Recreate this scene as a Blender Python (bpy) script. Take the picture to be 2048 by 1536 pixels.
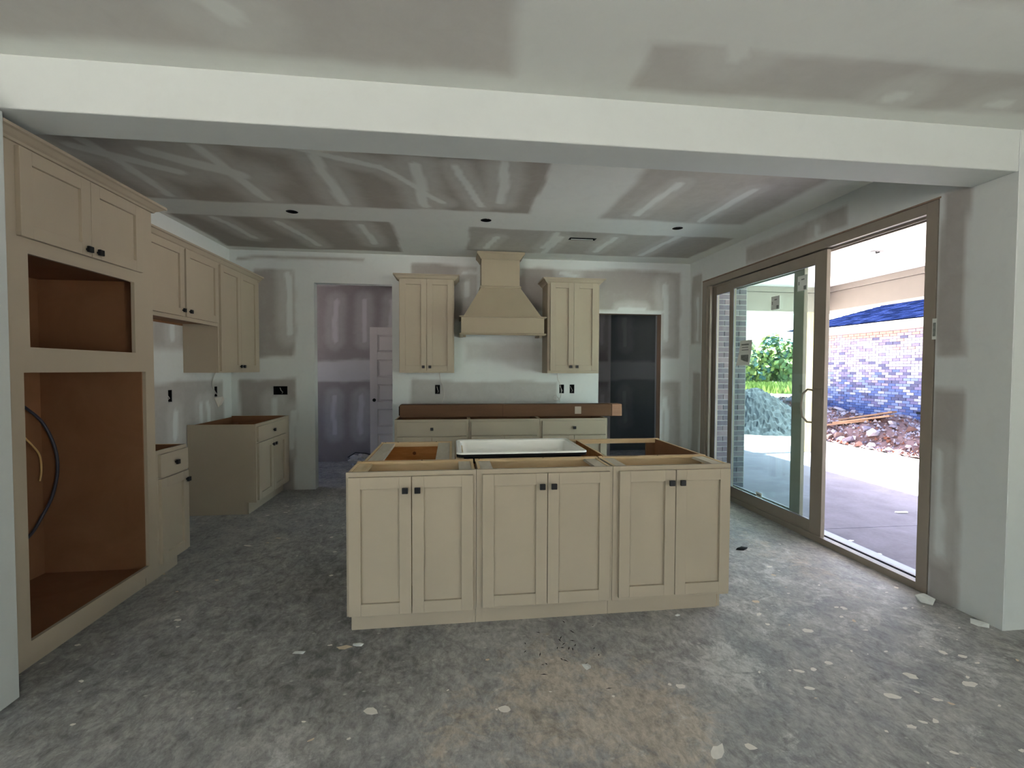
import bpy, math, random
import numpy as np
from mathutils import Vector, Matrix
R = math.radians
sc = bpy.context.scene
for o in list(bpy.data.objects): bpy.data.objects.remove(o)
COL = sc.collection

# ------------------------------------------------------------------ camera
def make_camera():
    cam = bpy.data.cameras.new('camera'); co = bpy.data.objects.new('camera', cam); COL.objects.link(co)
    pi, ya, ro = R(1.759), R(6.798), R(0.215)
    fw = Vector((math.sin(ya)*math.cos(pi), math.cos(ya)*math.cos(pi), -math.sin(pi)))
    r = Vector((math.cos(ya), -math.sin(ya), 0)); u = r.cross(fw)
    r2 = r*math.cos(ro)+u*math.sin(ro); u2 = -r*math.sin(ro)+u*math.cos(ro)
    m = Matrix((r2, u2, -fw)).transposed().to_4x4(); m.translation = (0, 0, 1.417)
    co.matrix_world = m
    cam.sensor_fit = 'HORIZONTAL'; cam.sensor_width = 36; cam.lens = 935.85/2048*36; cam.clip_start = .02; cam.clip_end = 800
    sc.camera = co
make_camera()
# ------------------------------------------------------------------ light and exposure
sc.view_settings.view_transform = 'Standard'; sc.view_settings.look = 'None'
sc.view_settings.exposure = 1.12; sc.view_settings.gamma = 1.0; sc.view_settings.use_curve_mapping = False
w = bpy.data.worlds.new('sky'); sc.world = w; w.use_nodes = True
wn = w.node_tree.nodes; sky = wn.new('ShaderNodeTexSky'); sky.sky_type = 'NISHITA'; sky.sun_disc = False
sky.sun_elevation = R(58); sky.sun_rotation = R(80); sky.air_density = 1.0; sky.dust_density = 2.5; sky.ozone_density = 1.0
w.node_tree.links.new(sky.outputs[0], wn['Background'].inputs[0]); wn['Background'].inputs[1].default_value = .8
def sun(direction, strength, col):
    l = bpy.data.lights.new('sun', 'SUN'); l.energy = strength; l.angle = R(.6); l.color = col
    o = bpy.data.objects.new('sun', l); COL.objects.link(o)
    o.rotation_euler = Vector(direction).to_track_quat('Z', 'Y').to_euler(); o.location = (8, 2, 12)
sun((1.45, .12, 2.65), 40.0, (1, .97, .94))
def window_fill(loc, rot, sx, sy, e, col):
    l = bpy.data.lights.new('window_fill_lamp', 'AREA'); l.shape = 'RECTANGLE'; l.size = sx; l.size_y = sy; l.energy = e; l.color = col
    o = bpy.data.objects.new('window_fill_lamp', l); COL.objects.link(o); o.location = loc; o.rotation_euler = rot
# area lamps added outside two unseen front-room windows to brighten the kitchen
window_fill((4.74, -3.1, 1.2), (R(90), 0, R(90)), 1.6, 1.6, 15, (.97, .98, 1))
window_fill((-3.1, -4.64, 1.35), (R(90), 0, 0), 2.2, 1.5, 15, (.95, .99, 1))
sc.cycles.max_bounces = 8; sc.cycles.diffuse_bounces = 5; sc.cycles.transparent_max_bounces = 16
sc.cycles.use_denoising = True; sc.cycles.sample_clamp_indirect = 6

# ------------------------------------------------------------------ helpers
rnd = random.Random(7)
def lin(c):
    return tuple(((x/255)/12.92 if x/255 <= .04045 else ((x/255+.055)/1.055)**2.4) for x in c)
class Nt:
    def __init__(s, name, rough=.6, spec=.3, metal=0):
        s.m = bpy.data.materials.new(name); s.m.use_nodes = True; s.t = s.m.node_tree; s.b = s.t.nodes['Principled BSDF']
        s.b.inputs['Roughness'].default_value = rough; s.b.inputs['Specular IOR Level'].default_value = spec; s.b.inputs['Metallic'].default_value = metal
        s._c = None
    def n(s, typ, **kw):
        x = s.t.nodes.new(typ)
        for k, v in kw.items(): setattr(x, k, v)
        return x
    def l(s, a, b): s.t.links.new(a, b)
    def coord(s, sx=1, sy=1, sz=1, rz=0):
        if s._c is None: s._c = s.n('ShaderNodeNewGeometry')
        mp = s.n('ShaderNodeMapping'); mp.inputs['Scale'].default_value = (sx, sy, sz); mp.inputs['Rotation'].default_value = (0, 0, rz)
        s.l(s._c.outputs['Position'], mp.inputs[0]); return mp.outputs[0]
    def noise(s, sc_, det=4, rough=.55, vec=None, dist=0):
        x = s.n('ShaderNodeTexNoise'); x.inputs['Scale'].default_value = sc_; x.inputs['Detail'].default_value = det
        x.inputs['Roughness'].default_value = rough; x.inputs['Distortion'].default_value = dist
        s.l(vec if vec is not None else s.coord(), x.inputs['Vector']); return x.outputs['Fac']
    def ramp(s, fac, *stops):
        x = s.n('ShaderNodeValToRGB'); e = x.color_ramp.elements
        while len(e) < len(stops): e.new(.5)
        for i, (p, c) in enumerate(stops):
            e[i].position = p; e[i].color = (*c, 1) if len(c) == 3 else c
        s.l(fac, x.inputs[0]); return x.outputs[0]
    def mix(s, fac, a, b, blend='MIX'):
        x = s.n('ShaderNodeMix', data_type='RGBA', blend_type=blend)
        for i, v in ((0, fac), (6, a), (7, b)):
            if isinstance(v, (int, float)): x.inputs[i].default_value = v
            elif isinstance(v, tuple): x.inputs[i].default_value = (*v, 1)
            else: s.l(v, x.inputs[i])
        return x.outputs[2]
    def col(s, v):
        if isinstance(v, tuple): s.b.inputs['Base Color'].default_value = (*v, 1)
        else: s.l(v, s.b.inputs['Base Color'])
        return s
    def bump(s, h, st=.2, d=.01):
        x = s.n('ShaderNodeBump'); x.inputs['Strength'].default_value = st; x.inputs['Distance'].default_value = d
        s.l(h, x.inputs['Height']); s.l(x.outputs[0], s.b.inputs['Normal']); return s
g3 = lambda v: (v, v, v)
def simple(name, c, rough=.6, spec=.3, var=.08, sc_=8, metal=0):
    m = Nt(name, rough, spec, metal); a = lin(c)
    lo = tuple(x*(1-var) for x in a); hi = tuple(min(1, x*(1+var)) for x in a)
    m.col(m.ramp(m.noise(sc_, 5), (.3, lo), (.7, hi))); return m.m
# paint, boards
PAINT = simple('taupe_paint', (172, 160, 141), .55, .25, .025, 3)
PAINT_HOOD = simple('taupe_paint_hood', (164, 151, 130), .55, .25, .025, 3)
def wood(name, c1, c2, sx=1, sy=1, sz=1, sc_=4):
    m = Nt(name, .65, .2); f = m.noise(sc_, 6, .6, m.coord(sx, sy, sz), .6)
    m.col(m.ramp(f, (.3, lin(c1)), (.7, lin(c2)))); m.bump(f, .05, .002); return m.m
WOOD = wood('raw_plywood', (222, 196, 158), (204, 172, 130), 1, 7, 7)
WOOD_Y = wood('raw_plywood_depthwise', (224, 204, 166), (208, 182, 140), 7, 1, 7)
INT = wood('cabinet_interior', (138, 100, 72), (126, 88, 60), 1, 1, 1, 3)
PINE = wood('pine_interior', (214, 150, 88), (178, 112, 56), 1, 6, 6)
PALE = wood('pale_strip', (212, 206, 190), (198, 190, 172), 6, 1, 6)
KNOB = simple('matte_black_metal', (16, 17, 20), .4, .4, .1)
BLACK = simple('black_plastic', (10, 10, 12), .6, .2, .1)
CARD = wood('brown_cardboard', (108, 78, 56), (98, 70, 50), .4, 3, 3, 6)
CARD_END = wood('brown_cardboard_end', (168, 128, 104), (156, 118, 96), .4, 3, 3, 6)
DOORW = simple('white_primed_door', (212, 204, 204), .5, .3, .02)
VINYL = simple('taupe_vinyl_frame', (146, 136, 124), .45, .35, .03)
VINYL_IN = simple('dark_track', (70, 68, 66), .4, .4, .05)
SILL = simple('pale_aluminium_sill', (128, 128, 144), .35, .5, .03)
PAPER = simple('white_paper', (224, 228, 222), .7, .2, .04)
PAPER_G = simple('grey_print', (128, 134, 130), .7, .2, .3, 60)
STEEL = simple('galvanised_metal', (120, 120, 122), .4, .5, .1, 20, .6)
WIRE_B = simple('dark_blue_cable', (52, 54, 66), .45, .4, .05)
WIRE_Y = simple('yellow_cable', (212, 178, 118), .5, .3, .05)
WIRE_W = simple('white_cable', (196, 192, 184), .5, .3, .05)
# drywall
def drywall_mat(name, board, mud, sheen=0):
    m = Nt(name, .85, .12)
    at = m.n('ShaderNodeAttribute', attribute_name='mud')
    n1 = m.noise(3.2, 6, .6); n2 = m.noise(60, 3)
    f = m.n('ShaderNodeMath', operation='MULTIPLY_ADD'); m.l(m.noise(9, 5, .65, None, .8), f.inputs[0]); f.inputs[1].default_value = .34; f.inputs[2].default_value = -.17
    g = m.n('ShaderNodeMath', operation='ADD', use_clamp=True); m.l(at.outputs['Fac'], g.inputs[0]); m.l(f.outputs[0], g.inputs[1])
    b = m.mix(n1, tuple(x*.93 for x in lin(board)), tuple(x*1.07 for x in lin(board)))
    u = m.mix(n1, tuple(x*.95 for x in lin(mud)), tuple(min(1, x*1.04) for x in lin(mud)))
    m.col(m.mix(g.outputs[0], b, u)); m.bump(n2, .05, .002); return m.m
DRY = drywall_mat('taped_drywall', (163, 158, 153), (212, 216, 214))
DRY_C = drywall_mat('taped_drywall_ceiling', (166, 160, 151), (224, 226, 220))
DRY_N = drywall_mat('taped_drywall_front_room', (190, 188, 182), (222, 225, 219))
DRY_B = drywall_mat('beam_drywall', (172, 170, 166), (196, 201, 198))
DRY_DIM = drywall_mat('dimmed_hall_drywall', (124, 130, 132), (160, 164, 168))  # drywall darkened in its colour to stand for the unlit hall end
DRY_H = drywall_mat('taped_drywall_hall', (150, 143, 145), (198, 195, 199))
STUD = wood('rough_jamb', (150, 128, 112), (128, 108, 94), 5, 5, 1)

class MB:
    def __init__(s): s.v = []; s.f = []; s.mi = []
    def box(s, x0, y0, z0, x1, y1, z1, m=0, **faces):
        b = len(s.v)
        x0, x1 = min(x0, x1), max(x0, x1); y0, y1 = min(y0, y1), max(y0, y1); z0, z1 = min(z0, z1), max(z0, z1)
        s.v += [(x0,y0,z0),(x1,y0,z0),(x1,y1,z0),(x0,y1,z0),(x0,y0,z1),(x1,y0,z1),(x1,y1,z1),(x0,y1,z1)]
        for k, f in (('zn',(0,3,2,1)),('zp',(4,5,6,7)),('yn',(0,1,5,4)),('yp',(2,3,7,6)),('xn',(3,0,4,7)),('xp',(1,2,6,5))):
            s.f.append(tuple(b+i for i in f)); s.mi.append(faces.get(k, m))
        return s
    def poly(s, pts, m=0):
        b = len(s.v); s.v += [tuple(p) for p in pts]; s.f.append(tuple(range(b, b+len(pts)))); s.mi.append(m); return s
    def tube(s, pts, r, seg=8, m=0, cap=True):
        pts = [Vector(p) for p in pts]; b = len(s.v); n = len(pts); prev = None
        for i, p in enumerate(pts):
            t = (pts[min(i+1, n-1)]-pts[max(i-1, 0)]).normalized()
            a = prev if prev is not None else (Vector((0,0,1)) if abs(t.z) < .9 else Vector((1,0,0)))
            u = t.cross(a).normalized(); vv = u.cross(t).normalized(); prev = vv
            rr = r[i] if isinstance(r, (list, tuple)) else r
            for k in range(seg):
                q = 2*math.pi*k/seg; s.v.append(tuple(p+(u*math.cos(q)+vv*math.sin(q))*rr))
        for i in range(n-1):
            for k in range(seg):
                s.f.append((b+i*seg+k, b+i*seg+(k+1)%seg, b+(i+1)*seg+(k+1)%seg, b+(i+1)*seg+k)); s.mi.append(m)
        if cap:
            s.f.append(tuple(b+k for k in range(seg))[::-1]); s.mi.append(m)
            s.f.append(tuple(b+(n-1)*seg+k for k in range(seg))); s.mi.append(m)
        return s
    def sweep(s, path, prof, m=0, closed=False):
        """path: xy polyline, prof: (outward, z) points; outward is to the right of travel"""
        n = len(path); k = len(prof); b = len(s.v)
        P = [Vector(p) for p in path]
        for i in range(n):
            d = []
            if i > 0: d.append((P[i]-P[i-1]).normalized())
            if i < n-1: d.append((P[i+1]-P[i]).normalized())
            nn = [Vector((q.y, -q.x)) for q in d]
            o = sum(nn, Vector((0, 0)));
            o = o / (o.length_squared/len(nn)) if len(nn) == 2 else nn[0]
            if len(nn) == 2: o = (nn[0]+nn[1]) / (1+nn[0].dot(nn[1]))
            for (a, z) in prof: s.v.append((P[i].x+o.x*a, P[i].y+o.y*a, z))
        for i in range(n-1):
            for j in range(k):
                j2 = (j+1) % k
                s.f.append((b+i*k+j, b+(i+1)*k+j, b+(i+1)*k+j2, b+i*k+j2)); s.mi.append(m)
        s.f.append(tuple(b+j for j in range(k))); s.mi.append(m); s.f.append(tuple(b+(n-1)*k+j for j in range(k))[::-1]); s.mi.append(m)
        return s
    def mesh(s, name, mats):
        me = bpy.data.meshes.new(name); me.from_pydata(s.v, [], s.f)
        for m in (mats if isinstance(mats, (list, tuple)) else [mats]): me.materials.append(m)
        me.polygons.foreach_set('material_index', s.mi); me.update(); return me
    def build(s, name, mats, parent=None, bevel=0, smooth=False, **props):
        o = bpy.data.objects.new(name, s.mesh(name, mats)); COL.objects.link(o)
        if parent is not None: o.parent = parent
        if bevel:
            b = o.modifiers.new('bevel', 'BEVEL'); b.width = bevel; b.segments = 2; b.limit_method = 'ANGLE'; b.angle_limit = R(40)
        if smooth:
            o.data.polygons.foreach_set('use_smooth', [True]*len(o.data.polygons))
        for k, v in props.items(): o[k] = v
        return o
def tag(o, label, cat, group=None, kind=None):
    o['label'] = label; o['category'] = cat
    if group: o['group'] = group
    if kind: o['kind'] = kind
    return o
def thing(name, label, cat, loc=(0,0,0), rz=0, group=None):
    o = bpy.data.objects.new(name, None); COL.objects.link(o); o.location = loc; o.rotation_euler = (0, 0, rz); o.empty_display_size = .05
    return tag(o, label, cat, group)
def copy_tree(o, parent=None):
    c = o.copy(); COL.objects.link(c); c.parent = parent
    for ch in o.children: copy_tree(ch, c)
    return c

# ------------------------------------------------------------------ constants of the room
H = .876; XL = -2.558; XR = 2.964; YB = 5.699; ZC = 2.77; ZN = 2.695; BY0, BY1, BZ = 2.18, 2.408, 2.479
NX0, NX1, NY0 = -4.5, 4.6, -4.5

# ------------------------------------------------------------------ structure
_ph = np.random.RandomState(3)
_waves = [(_ph.uniform(-1, 1)*f, _ph.uniform(-1, 1)*f, _ph.uniform(0, 6.28), 1/f**.8) for f in (2, 3, 5, 7, 11, 16, 23, 30)]
def wob(U, V, amp, seed=0):
    a = 0
    for i, (p, q, h, g) in enumerate(_waves): a = a + np.sin(p*U*2+q*V*2+h+seed*(i+1))*g
    return a*amp
def smooth(e0, e1, x):
    t = np.clip((x-e0)/(e1-e0), 0, 1); return t*t*(3-2*t)
def mudmask(U, V, rects, stripes, seed):
    Uw = U+wob(U, V, .02, seed); Vw = V+wob(V, U, .02, seed+9)
    bare = np.zeros_like(U)
    for r in rects:
        x0, y0, x1, y1 = r[:4]; amt = r[4] if len(r) > 4 else 1; sf = r[5] if len(r) > 5 else .02
        dx = np.maximum(x0-Uw, Uw-x1); dy = np.maximum(y0-Vw, Vw-y1)
        d = np.minimum(np.maximum(dx, dy), 0)+np.hypot(np.maximum(dx, 0), np.maximum(dy, 0))
        bare = np.maximum(bare, amt*(1-smooth(-sf, sf, d)))
    mud = 1-bare
    for st in stripes:
        a = np.array(st[:2]); b = np.array(st[2:4]); wd = st[4] if len(st) > 4 else .06
        ab = b-a; t = np.clip(((Uw-a[0])*ab[0]+(Vw-a[1])*ab[1])/(ab@ab), 0, 1)
        d = np.hypot(Uw-a[0]-t*ab[0], Vw-a[1]-t*ab[1])
        mud = np.maximum(mud, 1.1*(1-smooth(wd*.3, wd*.95, d))); mud = np.maximum(mud, .45*(1-smooth(wd*1.3, wd*3.4, d)))
    return mud
def sheet(name, ax, val, u0, u1, v0, v1, holes=(), rects=(), stripes=(), back=-.12, cell=.03, mat=None, circ=(), seed=1, mats=None):
    """drywall wall or ceiling: a gridded face with real openings, plus its back face and the reveals of its openings"""
    i = 'xyz'.index(ax)
    mk = {0: lambda u, v, w: (w, u, v), 1: lambda u, v, w: (u, w, v), 2: lambda u, v, w: (u, v, w)}[i]
    cs = [(c[0]-.08, c[1]-.08, c[0]+.08, c[1]+.08) for c in circ]
    allh = list(holes)+cs
    def lines(a, b, k, step):
        L = list(np.linspace(a, b, max(2, int((b-a)/step)+1))) if step else [a, b]
        E_ = [h[k] for h in allh]+[h[k+2] for h in allh]
        L = [x for x in L if all(abs(x-e) > .006 for e in E_) or x in (a, b)]+[e for e in E_ if a < e < b]
        return np.unique(np.round(L, 5))
    verts = []; faces = []; uv = []; mi = []
    for w_, step in ((val, cell), (val+back, None)):
        Lu = lines(u0, u1, 0, step); Lv = lines(v0, v1, 1, step); b = len(verts)
        for y in Lv:
            for x in Lu: verts.append(mk(x, y, w_)); uv.append((x, y))
        nu = len(Lu)
        for q in range(len(Lv)-1):
            cy = (Lv[q]+Lv[q+1])/2
            for p in range(nu-1):
                cx = (Lu[p]+Lu[p+1])/2
                if any(h[0] < cx < h[2] and h[1] < cy < h[3] for h in allh): continue
                faces.append((b+q*nu+p, b+q*nu+p+1, b+(q+1)*nu+p+1, b+(q+1)*nu+p)); mi.append(0)
    def strip(loop, m):
        b = len(verts)
        for (x, y) in loop: verts.append(mk(x, y, val)); uv.append((x, y)); verts.append(mk(x, y, val+back)); uv.append((x, y))
        n = len(loop)
        for k in range(n):
            k2 = (k+1) % n; faces.append((b+2*k, b+2*k2, b+2*k2+1, b+2*k+1)); mi.append(m)
    for h in holes:
        a, b_, c, d = max(h[0], u0), max(h[1], v0), min(h[2], u1), min(h[3], v1)
        strip([(a, b_), (c, b_), (c, d), (a, d)], h[4] if len(h) > 4 else 0)
    strip([(u0, v0), (u1, v0), (u1, v1), (u0, v1)], 0)
    for c, h in zip(circ, cs):
        n = 32; b = len(verts)
        for k in range(n):
            t = 2*math.pi*k/n; cx, cy = math.cos(t), math.sin(t); s_ = .08/max(abs(cx), abs(cy))
            for w_, rr in ((val, s_), (val, c[2]), (val+back, c[2]), (val+back, s_)):
                verts.append(mk(c[0]+cx*rr, c[1]+cy*rr, w_)); uv.append((c[0]+cx*rr, c[1]+cy*rr))
        for k in range(n):
            k2 = (k+1) % n
            for j in range(3): faces.append((b+4*k+j, b+4*k2+j, b+4*k2+j+1, b+4*k+j+1)); mi.append(0)
    me = bpy.data.meshes.new(name); me.from_pydata(verts, [], faces)
    for m in (mats or [mat or DRY, STUD]): me.materials.append(m)
    me.polygons.foreach_set('material_index', mi)
    uv = np.array(uv); mud = mudmask(uv[:, 0], uv[:, 1], rects, stripes, seed)
    at = me.attributes.new('mud', 'FLOAT', 'POINT'); at.data.foreach_set('value', mud.astype(np.float32)); me.update()
    o = bpy.data.objects.new(name, me); COL.objects.link(o); o['kind'] = 'structure'; return o

OUTB = [(-.224, 1.175, .03, .055), (1.302, 1.179, .03, .055), (1.433, 1.179, .03, .055), (-2.024, 1.165, .078, .05)]
OUTL = [(4.543, 1.168, .03, .055), (5.352, 1.17, .03, .055)]
hb = [(x-a, z-b, x+a, z+b) for x, z, a, b in OUTB]; hl = [(y-a, z-b, y+a, z+b) for y, z, a, b in OUTL]
sheet('wall_back', 'y', YB, XL-.12, XR+.15, -.02, ZC+.05, [(-1.642, -.03, -.755, 2.417), (1.77, -.03, 2.584, 2.123, 1)]+hb,
      [(-2.472, 2.674, -1.052, 2.704), (-2.3, 1.554, -1.864, 2.552), (-2.474, -.1, -1.864, 1.304), (-.528, 2.017, .256, 2.67), (-.549, .7, 1.232, 1.277, .75),
       (.105, 1.525, 1.058, 1.755, .5, .06), (.772, 2.16, 2.747, 2.66), (2.588, 1.568, 2.837, 2.124, .8), (2.6, .3, 2.848, 1.26, .8), (2.7, 2.1, 2.85, 2.66, .8)],
      [(-1.926, 2.492, -1.928, 1.825), (.135, 2.459, .135, 2.321), (2.656, 2.485, 2.652, 1.814), (2.048, 2.171, 2.349, 2.176, .04), (2.65, 1.037, 2.657, .523),
       (-2.1, 1.05, -2.1, .6), (-1.9, .9, -1.9, .5), (.1, 2.6, .75, 2.62, .03), (1.3, 2.62, 1.5, 2.6, .04), (.4, .9, .42, .82), (1.7, 1.2, 1.7, 1.0, .08)], back=.12)
sheet('wall_left', 'x', XL, 1.9, YB+.12, -.02, ZC+.05, hl, [(3.0, 1.598, 5.5, 1.95, .8, .05), (3.0, -.06, 5.52, 1.3, .8), (3.0, 2.45, 5.4, 2.6, .5, .04)],
      [(4.618, 1.012, 4.611, .792), (5.061, 1.043, 5.056, .896), (4.6, 2.3, 4.6, 1.7), (5.2, 1.05, 5.2, .85)], back=-.12)
sheet('wall_right', 'x', XR, BY0, YB+.12, -.02, ZC+.05, [(2.589, -.03, 5.379, 2.486, 1)],
      [(3.3, 2.52, 4.55, 2.68, .8), (5.42, 1.75, 5.66, 2.6, .8), (5.42, .1, 5.6, 1.4, .8), (2.43, 1.5, 2.586, 2.5, .9), (2.41, -.1, 2.596, 1.3, .9)],
      [(5.5, 2.3, 5.5, 1.8, .04), (2.52, .9, 2.52, .3, .04), (3.6, 2.6, 3.6, 2.55, .05)], back=.15)
sheet('ceiling', 'z', ZC, XL-.12, XR+.15, BY1, YB+.12, [(1.155, 4.725, 1.44, 4.815)],
      [(-2.5, 2.8, .63, 4.07), (1.28, 2.85, 2.62, 4.1, .75, .04), (-2.5, 4.45, -.62, 5.55), (.11, 4.53, 2.8, 5.4, .8), (-2.5, 2.5, -1.0, 2.9, .6, .08)],
      [(-2.183, 3.1, -2.206, 4.0), (-1.569, 3.1, -1.498, 3.978, .07), (-.901, 3.15, -.896, 4.0, .07), (-.271, 3.2, -.246, 4.0, .07), (.327, 3.12, .357, 3.84, .06),
       (-2.159, 4.509, -2.075, 5.145), (-1.645, 4.57, -1.493, 5.376), (-.902, 4.574, -.883, 5.248), (.391, 4.818, .328, 5.277), (1.031, 4.733, 1.015, 5.389),
       (.981, 4.588, .951, 5.153), (1.599, 4.679, 1.582, 5.258), (2.208, 4.554, 2.177, 5.322), (1.603, 3.279, 1.566, 3.976), (2.205, 3.3, 2.202, 4.045),
       (-1.9, 3.2, -1.5, 3.5, .12), (-1.2, 2.95, -.5, 3.25, .06), (-.5, 3.25, -.1, 3.9, .05), (-2.3, 3.2, -1.9, 3.5, .1), (.0, 3.2, .2, 3.95, .05)],
      back=.1, cell=.025, mat=DRY_C, circ=[(-1.407, 4.277, .05), (.268, 4.29, .05), (2.097, 4.292, .05)])
# dropped beam between the rooms
def mudded(o, v=1.0):
    me = o.data; at = me.attributes.new('mud', 'FLOAT', 'POINT'); at.data.foreach_set('value', [v]*len(me.vertices)); return o
o = mudded(MB().box(NX0, BY0, BZ, XR, BY1, ZC+.1).build('trim_1', DRY_B, kind='structure', bevel=.006))
o = mudded(MB().box(-4.5, 1.93, -.02, -1.868, 2.212, BZ+.001).build('wall_stub', DRY_B, kind='structure', bevel=.004))
o = mudded(MB().box(XR+.002, BY0-.002, -.02, NX1+.12, BY1, ZC+.1).build('wall_return', DRY_B, kind='structure', bevel=.006))
sheet('ceiling_front', 'z', ZN, NX0, NX1, NY0, BY0, [],
      [(-4.4, 1.2, .228, 2.06, .9, .05), (.77, 1.775, 4.5, 2.07, .9, .03), (1.72, .6, 4.5, 1.45, .6), (-.3, .4, .9, 1.2, .5, .06)],
      [(-.83, 1.80, -.80, 1.84, .1), (1.1, 1.72, 1.13, 1.8, .08), (2.0, 2.0, 2.03, 1.98, .07), (2.55, 2.0, 2.6, 2.0, .06)], back=.1, cell=.03, mat=DRY_N, seed=4)
sheet('wall_rear', 'y', NY0, NX0-.12, NX1+.12, -.02, ZN+.1, [(-4.2, .6, -2.0, 2.1)], [(-3, .2, 3, 1.1)], [], back=-.12, cell=.2, mat=DRY_N)  # unseen window opening, placed for the light it lets in
sheet('wall_front_left', 'x', NX0, NY0, 1.95, -.02, ZN+.1, [], [], [], back=-.12, cell=.2, mat=DRY_N)
sheet('wall_front_right', 'x', NX1, NY0, BY0, -.02, ZN+.1, [(-3.9, .4, -2.3, 2.0)], [], [], back=.12, cell=.2, mat=DRY_N)  # unseen window opening, put here to light the left side
# hallway behind the two openings
HY = 7.39
sheet('wall_hall', 'y', HY, -4.2, 2.5, -.02, ZC, [], [(-4.2, 1.56, 2.45, 2.7), (-4.2, -.1, 2.45, 1.24)],
      [(x, 2.46, x, 1.86, .06) for x in (-2.25, -1.825, -1.405, -1.0, 2.35)]+[(x, 1.0, x, .45, .06) for x in (-2.25, -1.835, -1.443, -1.0, 2.35)], back=.12, mat=DRY_H, seed=6)
sheet('wall_hall_end', 'y', 7.95, 1.9, 3.5, -.02, ZC, [], [(1.9, 1.56, 4.5, 2.7), (1.9, -.1, 4.5, 1.24)], [(2.95, 2.3, 2.95, 1.85), (2.95, 1, 2.95, .5)], back=.12, mat=DRY_DIM, cell=.03, seed=8)
sheet('wall_hall_right', 'x', 3.5, YB+.12, 9.1, -.02, ZC, [], [], [], back=.12, mat=DRY_DIM, cell=.3)
sheet('wall_hall_left', 'x', -4.2, YB, HY+.1, -.02, ZC, [(6.3, .8, 6.9, 2.1)], [], [], back=-.12, mat=DRY_H, cell=.3)  # unseen opening added to let daylight into the hall
sheet('wall_hall_front', 'y', YB+.12, -4.2, XL-.12, -.02, ZC, [], [], [], back=-.12, mat=DRY_H, cell=.3)
sheet('ceiling_hall', 'z', ZC, -4.3, 3.6, YB+.12, 9.1, [], [], [], back=.1, mat=DRY_H, cell=.3)
MB().box(-4.9, 9.125, -.02, 3.62, 9.2, ZC).build('wall_hall_outer', DRY_H, kind='structure')

# floor
def floor_mat():
    m = Nt('bare_concrete', .62, .3)
    def attr(n): x = m.n('ShaderNodeAttribute', attribute_name=n); return x.outputs['Fac']
    def math_(op, a, b, clamp=False):
        x = m.n('ShaderNodeMath', operation=op, use_clamp=clamp)
        for k, v in ((0, a), (1, b)):
            if isinstance(v, (int, float)): x.inputs[k].default_value = v
            else: m.l(v, x.inputs[k])
        return x.outputs[0]
    mid = m.noise(3.5, 10, .7, m.coord(1.0, .8, 1, .5), 1.0); fine = m.noise(30, 8, .75, m.coord(1.3, .8, 1, .7), .5); med = m.noise(11, 10, .75, m.coord(1.2, .9, 1, .6), .6)
    c = m.ramp(mid, (.28, lin((134, 135, 137))), (.5, lin((164, 163, 161))), (.72, lin((190, 188, 183))))
    # tan and chalky layers with broken edges
    con = lambda n_, k: math_('MULTIPLY', math_('SUBTRACT', n_, .5), k)
    t = m.ramp(math_('ADD', math_('MULTIPLY', attr('tan'), .62), con(m.noise(7, 12, .8, m.coord(1, 1.2, 1, 1.1), .8), 2.6)), (.28, g3(0)), (.62, g3(.66))); c = m.mix(t, c, lin((196, 183, 166)))
    d = m.ramp(math_('ADD', math_('MULTIPLY', attr('dust'), .6), con(m.noise(5, 12, .8, m.coord(1, 1.2, 1, 2.2), .6), 2.6)), (.26, g3(0)), (.5, g3(.78))); c = m.mix(d, c, lin((206, 205, 202)))
    k = m.ramp(math_('ADD', math_('MULTIPLY', attr('dark'), .45), con(med, 2.2)), (-.05, g3(1.08)), (.62, g3(.46))); c = m.mix(1.0, c, k, 'MULTIPLY')
    f = m.ramp(fine, (.3, g3(.6)), (.68, g3(1.2))); c = m.mix(1.0, c, f, 'MULTIPLY')
    # small trowelled chips of plaster
    v = m.n('ShaderNodeTexVoronoi', feature='F1'); v.inputs['Scale'].default_value = 9; m.l(m.coord(1, 1.5, 1, .6), v.inputs['Vector'])
    ch = m.ramp(math_('ADD', v.outputs['Distance'], math_('MULTIPLY', fine, .12)), (.10, g3(.55)), (.16, g3(0))); c = m.mix(ch, c, lin((216, 213, 206)))
    m.col(c); m.bump(fine, .3, .004)
    m.l(m.ramp(mid, (.2, g3(.5)), (.8, g3(.75))), m.b.inputs['Roughness']); return m.m
FLOOR = floor_mat()
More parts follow.
